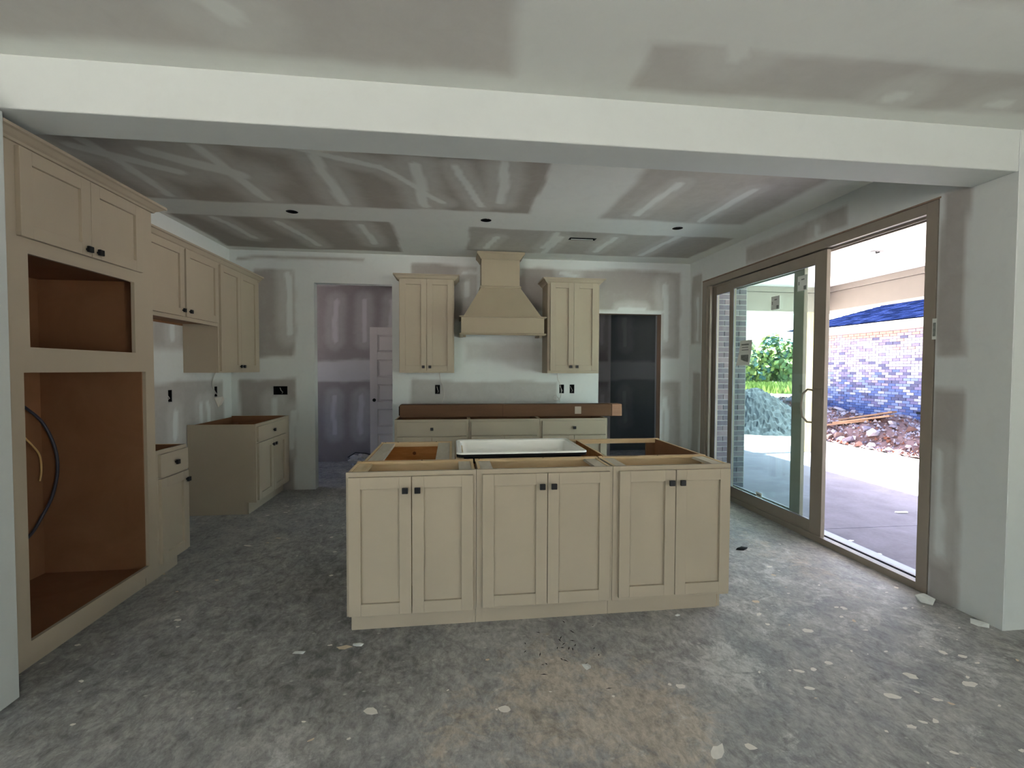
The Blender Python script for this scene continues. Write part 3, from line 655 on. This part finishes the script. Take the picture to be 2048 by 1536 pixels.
# crumpled bundle on hall floor
def lump(name, loc, size, label, cat, mat, seed, sub=2, jag=.25, sc=(1, 1, .6), parent=None):
    import bmesh
    bm = bmesh.new(); bmesh.ops.create_icosphere(bm, subdivisions=sub, radius=1); r = random.Random(seed)
    ph = [(r.uniform(1, 3), r.uniform(1, 3), r.uniform(1, 3), r.uniform(0, 6)) for _ in range(4)]
    for v in bm.verts:
        k = 1+jag*sum(math.sin(a*v.co.x*2+b*v.co.y*2+c*v.co.z*2+d) for a, b, c, d in ph)/2+r.uniform(-jag, jag)*.35
        v.co = Vector((v.co.x*k*sc[0], v.co.y*k*sc[1], max(v.co.z*k*sc[2], -sc[2]*.45)+sc[2]*.45))*size
    me = bpy.data.meshes.new(name); bm.to_mesh(me); bm.free(); me.materials.append(mat)
    if parent == 'mesh': return me
    o = bpy.data.objects.new(name, me); COL.objects.link(o); o.location = loc
    if label: tag(o, label, cat)
    return o
t = thing('crumpled_bundle', 'small crumpled white bundle on the hallway floor by the leaning door', 'bundle', (-1.42, 7.12, 0))
a = lump('wrapping', (0, 0, .001), .12, None, None, simple('crumpled_white', (176, 172, 172), .6, .3, .15, 30), 5, 3, .3, (1.3, .8, .8)); a.parent = t
b = MB().tube([(-.16, -.05, .12), (-.05, -.06, .19), (.1, -.05, .175), (.16, -.02, .15)], .006, 6).build('black_strap', BLACK, t)

# ------------------------------------------------------------------ patio door
def slider():
    t = bpy.data.objects.new('door_1', None); COL.objects.link(t); t['kind'] = 'structure'
    t['label'] = 'wide taupe sliding patio door, its right half standing open'
    y0, y1, zt = 2.595, 5.373, 2.48; x0, x1 = XR-.004, XR+.13
    def part(name, mb, mat, p=t, **k): return mb.build(name, mat, p, **k)
    part('frame', MB().box(x0, y0, 0, x1, y0+.072, zt).box(x0, y1-.085, 0, x1, y1, zt).box(x0, y0+.072, 2.41, x1, y1-.085, zt), VINYL, bevel=.002)
    part('sill', MB().box(x0, y0+.072, 0, x0+.05, y1-.085, .05).box(x0+.05, y0+.072, 0, x1+.02, y1-.085, .03), VINYL)
    part('sill_track', MB().box(x0+.052, y0+.073, .03, x0+.060, y1-.086, .048).box(x0+.092, y0+.073, .03, x0+.10, y1-.086, .046), VINYL_IN)
    part('outer_sill', MB().box(x1-.015, y0+.05, -.02, x1+.10, y1-.05, .028), SILL)
    part('head_track', MB().box(x0+.05, y0+.073, 2.395, x0+.056, y1-.086, 2.41).box(x0+.10, y0+.073, 2.395, x0+.106, y1-.086, 2.41), VINYL)
    part('far_jamb_liner', MB().box(x0+.02, y1-.13, .05, x0+.045, y1-.085, 2.41), VINYL)
    GL = bpy.data.materials.new('green_tinted_glass'); GL.use_nodes = True; nt = GL.node_tree; nt.nodes.clear()
    out = nt.nodes.new('ShaderNodeOutputMaterial'); tr = nt.nodes.new('ShaderNodeBsdfTransparent'); tr.inputs[0].default_value = (.94, .985, .975, 1)
    gl = nt.nodes.new('ShaderNodeBsdfGlossy'); gl.inputs['Roughness'].default_value = .01; mx = nt.nodes.new('ShaderNodeMixShader'); lw = nt.nodes.new('ShaderNodeLayerWeight'); lw.inputs[0].default_value = .5; fz = nt.nodes.new('ShaderNodeMapRange'); fz.inputs['From Min'].default_value = .3; fz.inputs['To Min'].default_value = .02; fz.inputs['To Max'].default_value = .16; nt.links.new(lw.outputs['Facing'], fz.inputs[0])
    nt.links.new(fz.outputs[0], mx.inputs[0]); nt.links.new(tr.outputs[0], mx.inputs[1]); nt.links.new(gl.outputs[0], mx.inputs[2]); nt.links.new(mx.outputs[0], out.inputs[0])
    def panel(name, xa, ya, yb, z0, z1, gy0, gy1, gz0, gz1):
        xb = xa+.035
        p = part(name, MB().box(xa, ya, z0, xb, gy0, z1).box(xa, gy1, z0, xb, yb, z1).box(xa, gy0, z0, xb, gy1, gz0).box(xa, gy0, gz1, xb, gy1, z1), VINYL, bevel=.002)
        MB().box(xa+.010, gy0, gz0, xa+.014, gy1, gz1).box(xa+.024, gy0, gz0, xa+.028, gy1, gz1).build('glass', GL, p)
        MB().box(xa+.003, gy0, gz0, xa+.009, gy0+.006, gz1).box(xa+.003, gy1-.006, gz0, xa+.009, gy1, gz1).box(xa+.003, gy0, gz0, xa+.009, gy1, gz0+.006).box(xa+.003, gy0, gz1-.006, xa+.009, gy1, gz1).build('glazing_bead', SILL, p)
        return p
    p = panel('sliding_panel', x0+.012, 3.479, 4.83, .05, 2.40, 3.603, 4.76, .15, 2.303)
    # D-shaped pull handle and escutcheon near the leading edge
    hx = x0+.012; MB().box(hx-.006, 3.50, .97, hx, 3.575, 1.27).build('lock_plate', VINYL, p, bevel=.002)
    pts = [(hx-.004, 3.585, 1.255), (hx-.03, 3.62, 1.26), (hx-.05, 3.65, 1.22), (hx-.055, 3.66, 1.12), (hx-.05, 3.65, 1.03), (hx-.03, 3.62, .985), (hx-.004, 3.585, .985)]
    MB().tube(pts, .009, 8).build('handle', VINYL, p, smooth=True)
    panel('fixed_panel', x0+.075, 3.80, 5.29, .05, 2.40, 3.925, 5.20, .15, 2.303)
slider()
# papers stuck to the glass and jamb
gx = XR+.018-.004
def sticker(label, y, z, w_, h_, x=None, curl=False, marks=(), name='glass_sticker', rows=0):
    t = thing(name, label, 'sticker', ((x if x is not None else gx)-.0005, y, z), 0)
    n = 6; m = MB()
    for i in range(n+1):
        f = i/n; c = .02*(f**2) if curl else 0
        zz = h_/2-f*h_
        m.v += [(-c-.0005, -w_/2+(.012*f if curl else 0), zz), (-c-.0005-(.008*f if curl else 0), w_/2+(.03*f*f if curl else 0), zz)]
    for i in range(n): m.f.append((2*i, 2*i+1, 2*i+3, 2*i+2)); m.mi.append(0)
    o = m.build('sheet', PAPER, t); s = o.modifiers.new('s', 'SOLIDIFY'); s.thickness = .0006
    for (u0, v0, u1, v1) in marks:
        c = .02*((.5-(v0+v1)/2)**2) if curl else 0
        MB().box(-c-.0022-(.004 if curl else 0), -w_*u1, h_*v0, -c-.0010, -w_*u0, h_*v1).build('print', PAPER_G, t)
    return t
sticker('curling white notice sheet taped to the sliding glass', 4.53, 1.60, .20, .26, curl=True, marks=[(-.3, -.4, .3, -.08), (-.35, .3, .25, .36), (-.3, .2, .2, .23), (-.3, .1, .25, .13)], name='notice_sheet')
sticker('square printed sticker high on the sliding glass, left of the stile', 4.095, 2.053, .115, .125, marks=[(.15, -.45, .4, -.2), (-.4, -.1, -.3, .12), (-.1, .2, .2, .28)])
sticker('square printed sticker at the top of the glass beside the leading stile', 3.752, 2.176, .115, .13, marks=[(.15, -.45, .4, -.2), (-.4, -.1, -.3, .12), (-.1, .2, .2, .28)])
sticker('small tag at the bottom edge of the sliding glass', 4.28, .185, .09, .05, marks=[(-.3, -.2, .3, .2)])
sticker('narrow white barcode label on the near jamb of the patio door', 2.592, 1.68, .028, .13, x=XR-.006, marks=[(-.3, -.35, .3, .3)])
# rough edge where the drywall meets the door frame
MB().box(XR-.002, 2.581, 2.483, XR+.02, 5.39, 2.494).box(XR-.002, 5.375, 0, XR+.02, 5.386, 2.483).build('trim_2', STUD, kind='structure')

# ------------------------------------------------------------------ outside
def slab_mat():
    m = Nt('patio_concrete', .8, .2); f = m.noise(2.2, 8, .65, None, .5); g = m.noise(30, 4)
    c = m.ramp(f, (.3, lin((100, 96, 106))), (.7, lin((122, 118, 130)))); c = m.mix(1.0, c, m.ramp(g, (.3, g3(.92)), (.7, g3(1.05))), 'MULTIPLY'); m.col(c); m.bump(g, .1, .003); return m.m
MB().box(XR+.15, 1.0, -.3, 7.75, 4.05, -.1).box(XR+.15, 4.06, -.3, 7.75, 8.75, -.1).build('patio_slab', slab_mat(), kind='structure')
def ground():
    m = Nt('sandy_dirt', .95, .1); f = m.noise(.5, 8, .6); m.col(m.ramp(f, (.3, lin((204, 196, 184))), (.7, lin((222, 216, 206))))); m.bump(m.noise(3, 6), .3, .05)
    mb = MB(); r = random.Random(2); xs = [7.0, 9, 11, 14, 18, 24, 32, 45, 70, 120, 260]; ys = [-60, -20, -5, 2, 6, 9, 12, 15, 19, 25, 34, 50, 80, 160, 400]
    xs = [-60, -20, 0, 4]+xs
    for y in ys:
        for x in xs: mb.v.append((x, y, -.32+(r.uniform(-.04, .04) if x > 9 else 0)))
    n = len(xs)
    for j in range(len(ys)-1):
        for i in range(n-1):
            mb.f.append((j*n+i, j*n+i+1, (j+1)*n+i+1, (j+1)*n+i)); mb.mi.append(0)
    mb.build('ground', m.m, kind='structure')
ground()
# patio roof: soffit planks, frieze beams, post, fan box
SOFF = simple('white_soffit', (196, 194, 192), .6, .3, .02)
BEAMC = simple('cream_beam', (132, 125, 118), .6, .3, .02)
t = bpy.data.objects.new('ceiling_patio', None); COL.objects.link(t); t['kind'] = 'structure'
plank = MB().box(XR+.16, 0, 0, 6.7, .146, .02).mesh('soffit_plank', SOFF)
y = 1.2
while y < 7.8:
    o = bpy.data.objects.new('soffit_plank', plank); COL.objects.link(o); o.parent = t; o.location = (0, y, 2.93); y += .152
MB().box(XR+.15, 1.0, 2.952, 7.15, 8.5, 3.0).build('roof_deck', BEAMC, t)
def beam(name, label, b1, b2):
    t = thing(name, label, 'beam'); MB().box(*b1).build('fascia_board', BEAMC, t, bevel=.003); MB().box(*b2).build('frieze_board', BEAMC, t, bevel=.003)
beam('patio_beam', 'cream beam along the outer side of the covered patio', (6.72, 1.0, 2.50, 7.0, 7.86, 2.83), (6.69, 1.0, 2.835, 7.0, 7.86, 2.928))
beam('patio_beam', 'cream beam across the far end of the covered patio', (XR+.2, 7.88, 2.49, 7.0, 8.15, 2.83), (XR+.2, 7.85, 2.835, 7.0, 8.15, 2.928))
t = thing('light_box', 'dark recessed fixture hole in the white patio ceiling', 'light fitting', (5.276, 5.364, 2.928))
MB().box(-.075, -.03, -.006, .075, .03, 0).build('mount_plate', STEEL, t); MB().tube([(-.02, -.0, -.006), (.0, .02, -.02), (.03, .0, -.01)], .008, 8).build('wire_nut', BLACK, t)
POST = wood('yellow_pine_post', (226, 206, 150), (206, 182, 122), 5, 5, 1)
t = thing('post', 'yellow pine temporary post carrying the far corner of the patio beam', 'post', (6.50, 8.0, -.1))
MB().box(-.07, -.045, 0, .0, .045, 2.589).box(.001, -.045, 0, .07, .045, 2.589).build('timber', POST, t)
MB().box(-.09, -.065, 0, .09, .065, .012).build('base_plate', STEEL, t)

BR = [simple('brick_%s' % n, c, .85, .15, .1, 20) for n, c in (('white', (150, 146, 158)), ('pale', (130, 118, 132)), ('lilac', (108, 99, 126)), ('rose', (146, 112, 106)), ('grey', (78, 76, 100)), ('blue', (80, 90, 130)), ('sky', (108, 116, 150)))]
MORT = simple('mortar', (84, 78, 96), .9, .1, .05, 12)
# brick return beside the patio door
bd = [simple('dark_brick_%d' % i, c, .85, .15, .12, 20) for i, c in enumerate(((94, 88, 96), (108, 98, 104), (84, 82, 92)))]
MORT2 = simple('light_mortar', (168, 166, 164), .9, .1, .05, 12)
t = bpy.data.objects.new('wall_patio', None); COL.objects.link(t); t['kind'] = 'structure'
MB().box(XR+.151, 5.66, -.1, 3.72, 5.80, 2.93).box(3.621, 5.8, -.1, 3.72, 9.3, 2.93).build('mortar', MORT2, t)
bms = [MB().box(0, 0, 0, .19, .09, .057).mesh('brick', m) for m in bd]; hms = [MB().box(0, 0, 0, .09, .09, .057).mesh('brick', m) for m in bd]
r = random.Random(11); z = -.1; row = 0
while z+.06 < 2.93:
    x = XR+.152+(.1 if row % 2 else 0)
    if row % 2: o = bpy.data.objects.new('brick', r.choice(hms)); COL.objects.link(o); o.parent = t; o.location = (XR+.152, 5.650-r.uniform(0, .003), z)
    while x < 3.72-.05:
        full = x+.19 <= 3.725
        o = bpy.data.objects.new('brick', r.choice(bms if full else hms)); COL.objects.link(o); o.parent = t; o.location = (x, 5.650-r.uniform(0, .003), z); x += .2
    z += .0675; row += 1

# neighbouring brick house with blue shingle roof
def house():
    t = thing('brick_house', 'neighbouring pale brick house with a bright blue shingle roof', 'house', (11.5, 0, 0))
    ye = 14.0; y0 = 3.0
    MB().box(0, y0, -.35, 3.2, ye, 2.55).build('wall_body', MORT, t)
    r = random.Random(5); L = []
    row = 0; z = -.3
    while z < 2.5:
        y = 9.2-(.1 if row % 2 else 0)
        while y < ye-.05: L.append((y, z)); y += .205
        z += .0735; row += 1
    L = [q for q in L if q[1] > -.12 and q[0] > 9.6]
    L.sort(key=lambda q: q[0])
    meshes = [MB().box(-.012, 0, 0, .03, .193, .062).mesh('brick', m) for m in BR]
    def pick(z):  # bluish tint of the shaded wall is put into the lower courses' colours
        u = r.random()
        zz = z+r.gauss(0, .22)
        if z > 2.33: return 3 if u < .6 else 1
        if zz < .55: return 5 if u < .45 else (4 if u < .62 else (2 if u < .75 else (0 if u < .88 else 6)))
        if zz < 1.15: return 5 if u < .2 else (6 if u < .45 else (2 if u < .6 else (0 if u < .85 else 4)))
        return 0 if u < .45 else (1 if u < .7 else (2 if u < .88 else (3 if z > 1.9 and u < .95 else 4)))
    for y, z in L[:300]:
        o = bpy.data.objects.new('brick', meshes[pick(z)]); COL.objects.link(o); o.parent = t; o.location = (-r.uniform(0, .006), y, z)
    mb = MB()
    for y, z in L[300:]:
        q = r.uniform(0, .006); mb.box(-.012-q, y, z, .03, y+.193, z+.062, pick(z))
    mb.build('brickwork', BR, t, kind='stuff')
    MB().box(.01, ye-.02, -.3, .3, ye+.01, 2.5).build('corner_return', BR[2], t)
    WH = simple('white_fascia', (180, 178, 176), .6, .3, .02)
    MB().box(-.45, y0-.4, 2.50, 3.6, ye+.5, 2.54).build('soffit', WH, t)
    MB().box(-.47, y0-.4, 2.54, -.44, ye+.5, 2.70).box(-.44, ye+.47, 2.54, 3.6, ye+.5, 2.70).build('fascia', WH, t)
    ex, rx, zr, ze = -.5, 1.38, 3.42, 2.72; yE = ye+.55; yh = yE-(rx-ex); ROOF = simple('roof_underlay', (8, 12, 36), 1, 0, .1)
    m = MB(); x2 = 2*rx-ex
    A = (ex, y0-.4, ze); B = (ex, yE, ze); C_ = (x2, yE, ze); D = (x2, y0-.4, ze); Rn = (rx, y0-.4, zr); Rf = (rx, yh, zr)
    m.poly([A, B, Rf, Rn]); m.poly([B, C_, Rf]); m.poly([C_, D, Rn, Rf]); m.poly([D, A, Rn]); m.poly([A, D, C_, B]); m.build('roof', ROOF, t)
    SH = [simple('shingle_%d' % i, c, 1, 0, .12, 14) for i, c in enumerate(((15, 23, 50), (19, 28, 58), (11, 18, 40), (23, 32, 64)))]
    mb = MB(); n = 14; sl = (zr-ze)/(rx-ex)
    for k in range(n):
        a0 = ex+(rx-ex)*k/n-.02; a1 = ex+(rx-ex)*(k+1)/n; y = 9.0+r.uniform(0, .15); ymax = yE-(a0-ex)-.02
        while y < ymax:
            w_ = r.uniform(.16, .32); yy = min(y+w_, ymax); th = .014+r.uniform(0, .006); mi = r.randrange(4); b = len(mb.v)
            z0 = ze+sl*(a0-ex); z1 = ze+sl*(a1-ex)
            mb.v += [(a0, y, z0+.001), (a0, yy-.006, z0+.001), (a0, yy-.006, z0+th+.004), (a0, y, z0+th+.004), (a1, y, z1+.004), (a1, yy-.006, z1+.004)]
            for f in ((0, 1, 2, 3), (3, 2, 5, 4), (0, 3, 4), (1, 5, 2)): mb.f.append(tuple(b+i for i in f)); mb.mi.append(mi)
            y = yy
    mb.build('shingles', SH, t, kind='stuff')
    MB().box(-.02, 10.35, .34, .0, 10.45, .40).build('weep_vent', BLACK, t)
house()

# rubble heap between patio and house
def rubble():
    t = thing('rubble_pile', 'heap of broken concrete and brick rubble against the neighbouring brick wall', 'rubble', (10.2, 9.8, -.3))
    DI = simple('rubble_dirt', (104, 82, 80), .95, .1, .2, 6)
    def hgt(x, y):   # local
        e = max(0, 1-((x-.3)/1.15)**2); a = .46+.30*smoothf(y, .6, 3.2)+.10*math.sin(y*1.7+1)+.07*math.sin(y*4.1); return max(0, a*(e**.8))*smoothf(y, -6.5, -5)*(1-smoothf(y, 4.0, 5.4))
    def smoothf(v, a, b): u = min(1, max(0, (v-a)/(b-a))); return u*u*(3-2*u)
    mb = MB(); nx, ny = 30, 120; r = random.Random(8)
    for j in range(ny+1):
        for i in range(nx+1):
            x = -1.15+2.42*i/nx; y = -6.6+12.2*j/ny; mb.v.append((x, y, hgt(x, y)+r.uniform(-.03, .03)))
    for j in range(ny):
        for i in range(nx): mb.f.append((j*(nx+1)+i, j*(nx+1)+i+1, (j+1)*(nx+1)+i+1, (j+1)*(nx+1)+i)); mb.mi.append(0)
    mb.build('dirt_mound', DI, t)
    cols = [simple('rubble_%d' % i, c, .9, .15, .12, 12) for i, c in enumerate(((112, 92, 88), (128, 120, 128), (98, 62, 50), (104, 96, 108), (82, 60, 56), (140, 132, 138)))]
    ms = [lump('rock', (0, 0, 0), 1, None, None, cols[i % 6], 30+i, 1, .35, (1, r.uniform(.6, .9), r.uniform(.4, .7)), parent='mesh') for i in range(18)]
    k = 0
    while k < 270:
        y = r.uniform(-2.9, 4.9); x = r.uniform(-1.1, 1.15)
        s = abs(r.gauss(0, .045))+.045
        if k < 9: s = r.uniform(.12, .19); x = r.uniform(-1.0, -.2)
        o = bpy.data.objects.new('rock', ms[r.randrange(18)]); COL.objects.link(o); o.parent = t
        o.location = (x, y, hgt(x, y)-.01+r.uniform(0, .05)); o.rotation_euler = (r.uniform(-.5, .5), r.uniform(-.5, .5), r.uniform(0, 6.28)); o.scale = (s, s, s); k += 1
    small = MB()
    for k in range(4200):
        y = r.uniform(-3.2, 5.0); x = r.uniform(-1.15, 1.2); s = r.uniform(.016, .055); z = hgt(x, y)+.005
        b = len(small.v); a = r.uniform(0, 3); pts = [(math.cos(a+q)*s*r.uniform(.7, 1.3), math.sin(a+q)*s*r.uniform(.7, 1.3)) for q in (0, 2.1, 4.2)]
        small.v += [(x+p[0], y+p[1], z) for p in pts]+[(x, y, z+s*r.uniform(.7, 1.4))]
        for f in ((0, 1, 3), (1, 2, 3), (2, 0, 3)): small.f.append(tuple(b+i for i in f)); small.mi.append(r.randrange(6))
    small.build('gravel', cols, t, kind='stuff')
    PL = wood('weathered_plank', (128, 98, 78), (100, 74, 58), 4, .8, 4)
    for p, q, w_, lb in (((9.72, 10.98, .06), (10.05, 9.72, .36), .10, 'plank on the rubble heap, nearest the patio'), ((9.90, 11.05, .12), (10.2, 9.80, .44), .09, 'plank on the rubble heap, upper of the stack'), ((9.62, 11.15, -.02), (9.95, 10.2, .20), .08, 'short plank, lowest on the rubble heap')):
        a = Vector(p); b = Vector(q); d = b-a
        o = MB().box(-w_, 0, 0, w_, d.length, .04).build('plank', PL); o.location = a
        o.rotation_euler = (math.atan2(d.z, math.hypot(d.x, d.y)), 0, math.atan2(-d.x, d.y)); tag(o, 'weathered wooden '+lb, 'plank', 'planks on the rubble heap')
rubble()
# dark earth mound
def mound():
    import bmesh
    bm = bmesh.new(); bmesh.ops.create_grid(bm, x_segments=60, y_segments=60, size=1); r = random.Random(4)
    pk = [(r.uniform(-.6, .6), r.uniform(-.6, .6), r.uniform(.15, .4), r.uniform(.06, .22)) for _ in range(26)]
    for v in bm.verts:
        x, y = v.co.x, v.co.y; q = math.hypot(x, y); h = max(0, 1-q**1.6)*.62
        h += sum(a*math.exp(-((x-p)**2+(y-w_)**2)/(s*s)) for p, w_, s, a in pk)*max(0, 1-q)
        v.co = Vector((x*1.95, y*1.8, h*1.12+r.uniform(-.05, .05)*(1 if q < .95 else 0)-.05))
    me = bpy.data.meshes.new('earth_mound'); bm.to_mesh(me); bm.free(); me.materials.append(simple('dark_clod_earth', (44, 48, 54), .95, .1, .35, 4))
    o = bpy.data.objects.new('earth_mound', me); COL.objects.link(o); o.location = (9.0, 13.1, -.32); tag(o, 'dark grey mound of dug earth seen through the sliding glass', 'earth mound')
mound()
# scattered brick chips in the sun past the slab
r = random.Random(17); CH = simple('brick_chip', (198, 150, 112), .9, .1, .2, 20)
mb = MB()
for k in range(110):
    x = r.uniform(4.3, 6.4); y = r.uniform(8.9, 10.3); s = r.uniform(.02, .05); z = -.31; b = len(mb.v)
    mb.v += [(x-s, y-s*.6, z), (x+s, y-s*.4, z), (x+s*.3, y+s*.8, z), (x, y, z+s)]
    for f in ((0, 1, 3), (1, 2, 3), (2, 0, 3)): mb.f.append(tuple(b+i for i in f)); mb.mi.append(0)
tag(mb.build('brick_chips', CH), 'scatter of small brick chips on sunlit dirt past the patio slab', 'brick chips', kind='stuff')
# red barrier netting bits and pale litter far on the lot
t = thing('red_netting', 'small red heap of netting far out on the bright dirt lot', 'netting', (15.6, 26.5, -.33)); a = lump('heap', (0, 0, 0), .35, None, None, simple('red_plastic', (214, 92, 88), .7, .2, .15), 3, 2, .4, (1.3, 1, .6)); a.parent = t

# trees and grass
LEAF = [simple('leaf_%d' % i, c, .8, .2, .3, 2) for i, c in enumerate(((112, 126, 60), (84, 104, 62), (128, 136, 76), (70, 96, 92)))]
BARK = simple('bark', (96, 80, 64), .9, .1, .2, 6)
def tree(label, x, y, h, w_, mi, seed):
    t = thing('tree', label, 'tree', (x, y, -.35), 0, 'trees beyond the lot'); r = random.Random(seed)
    MB().tube([(0, 0, 0), (.1, 0, h*.4), (0, .1, h*.7)], [.16, .12, .05], 8).build('trunk', BARK, t)
    mb = MB(); cl = [(r.uniform(-.6, .6)*w_, r.uniform(-.4, .4)*w_, h*r.uniform(.22, .85), r.uniform(.25, .45)*w_) for _ in range(12)]
    for cx, cy, cz, cr in cl:
        for k in range(150):
            d = Vector((r.gauss(0, 1), r.gauss(0, 1), r.gauss(0, 1))).normalized()*cr*r.uniform(.75, 1.05); c = Vector((cx, cy, cz))+d
            if c.z < .1: continue
            n = (d.normalized()+Vector((r.uniform(-.6, .6), r.uniform(-.6, .6), r.uniform(-.3, .8)))).normalized(); u = n.orthogonal().normalized(); v = n.cross(u); s = r.uniform(.2, .4)
            mb.poly([c+u*s, c+v*s*.7, c-u*s, c-v*s*.7], 0 if r.random() < .7 else 1)
    mb.build('foliage', [LEAF[mi], LEAF[(mi+1) % 4]], t)
F = lambda px, d: (d*math.sin(R(6.798)+math.atan((px-1024)/935.85)), d*math.cos(R(6.798)+math.atan((px-1024)/935.85)))
for i, (az, d, h, w_, mi, lb) in enumerate(((31.0, 62, 4.6, 3.4, 0, 'yellow-green tree just right of the notice sheet'), (32.9, 64, 5.2, 3.2, 1, 'rounded green tree behind the bright ones, seen through the glass'), (34.4, 60, 4.4, 3.2, 2, 'light green bushy tree in the middle of the far tree line'),
        (36.4, 70, 6.6, 4.0, 3, 'taller blue-green tree at the back of the tree line'), (38.2, 60, 4.6, 3.4, 1, 'mid-green tree beside the patio post'), (40.0, 66, 5.4, 3.2, 0, 'green tree seen between the panel stiles'), (29.0, 64, 4.8, 3.4, 1, 'green tree half hidden behind the brick return'))):
    tree(lb, d*math.sin(R(az)), d*math.cos(R(az)), h, w_, mi, 50+i)
mb = MB(); r = random.Random(9)
for k in range(9000):
    az = R(r.uniform(27, 43)); d = r.uniform(40, 58); x, y = d*math.sin(az), d*math.cos(az); s = r.uniform(.1, .25); hh = r.uniform(.25, .8); a = r.uniform(0, 3.14)
    mb.poly([(x-math.cos(a)*s, y-math.sin(a)*s, -.4), (x+math.cos(a)*s, y+math.sin(a)*s, -.4), (x+r.uniform(-.1, .1), y, -.4+hh)], 0 if r.random() < .6 else 1)
tag(mb.build('tall_grass', [LEAF[0], LEAF[2]]), 'strip of tall green weeds in front of the far trees', 'grass', kind='stuff')

# ------------------------------------------------------------------ debris on the floor
WHT = simple('gypsum_scrap', (206, 208, 204), .8, .15, .08, 30)
def scrap(x, y, s, label, mat=WHT, seed=1, sc=(1.4, .7, .45), z=.001, rot=0, cat='scrap'):
    o = lump('drywall_scrap', (x, y, z), s, label, cat, mat, seed, 1, .35, sc); o.rotation_euler.z = rot; return o
scrap(2.85, 2.51, .03, 'white broken drywall scrap at the near foot of the patio door', seed=3, rot=-.9, sc=(1.3, .7, 1.1))
scrap(2.905, 2.24, .025, 'pale drywall scrap at the foot of the wall corner on the right', seed=4, rot=-.7, sc=(1.4, .7, .8))
scrap(-.50, 2.43, .02, 'small white chip on the floor under the island left end', seed=5)
scrap(-.78, 2.40, .022, 'flat white flake left of the island foot', seed=6, sc=(1.3, .8, .25))
scrap(.62, 2.13, .022, 'pale flake in front of the island middle cabinet', seed=7, sc=(1.1, .9, .3))
scrap(1.27, 2.53, .013, 'tiny white chip by the island toe kick, right side', seed=8)
t = scrap(2.255, 3.43, .035, 'black scrap of plastic on the floor between island and patio door', mat=BLACK, seed=9, sc=(1.6, .8, .25), rot=.2)
t['category'] = 'scrap'
r = random.Random(31); mb = MB()
for k in range(26):
    x = r.gauss(.52, .1); y = r.gauss(2.28, .12); a = r.uniform(0, 3.1); l = r.uniform(.008, .02); w_ = .003
    if y > 2.55: continue
    dx, dy = math.cos(a), math.sin(a); mb.poly([(x-dx*l, y-dy*l, .002), (x+dy*w_, y-dx*w_, .0035), (x+dx*l, y+dy*l, .002), (x-dy*w_, y+dx*w_, .003)])
tag(mb.build('dark_shavings', BLACK), 'little dark shavings strewn on the floor before the island', 'shavings', kind='stuff')
# litter on the patio slab
for i, (x, y, s, lb) in enumerate(((4.75, 4.45, .05, 'larger white flake on the shaded patio slab'), (4.1, 3.55, .035, 'small white flake on the patio slab near the middle'), (3.45, 3.45, .03, 'narrow white chip on the patio slab close to the open door'), (3.5, 3.75, .02, 'tiny white chip near the sliding door on the patio slab'))):
    o = lump('plaster_flake', (x, y, -.099), s, lb, 'flake', WHT, 60+i, 1, .3, (1.6, .9, .12))
t = thing('crumpled_wrapper', 'crumpled translucent wrapper with a brown corner just outside the door', 'wrapper', (3.30, 2.98, -.1))
a = lump('wrapper_body', (0, 0, .001), .06, None, None, simple('wrapper_blue', (176, 180, 214), .3, .5, .1, 30), 77, 2, .35, (1.5, 1, .6)); a.parent = t
b = MB().box(.05, -.02, .03, .09, .012, .055).build('brown_tab', CARD, t)
t = thing('orange_cloth', 'orange rag on the sunlit edge of the patio slab', 'rag', (7.35, 6.25, -.1)); a = lump('cloth', (0, 0, .001), .12, None, None, simple('orange_cloth', (224, 150, 110), .9, .1, .1), 12, 2, .35, (1.4, .9, .4)); a.parent = t
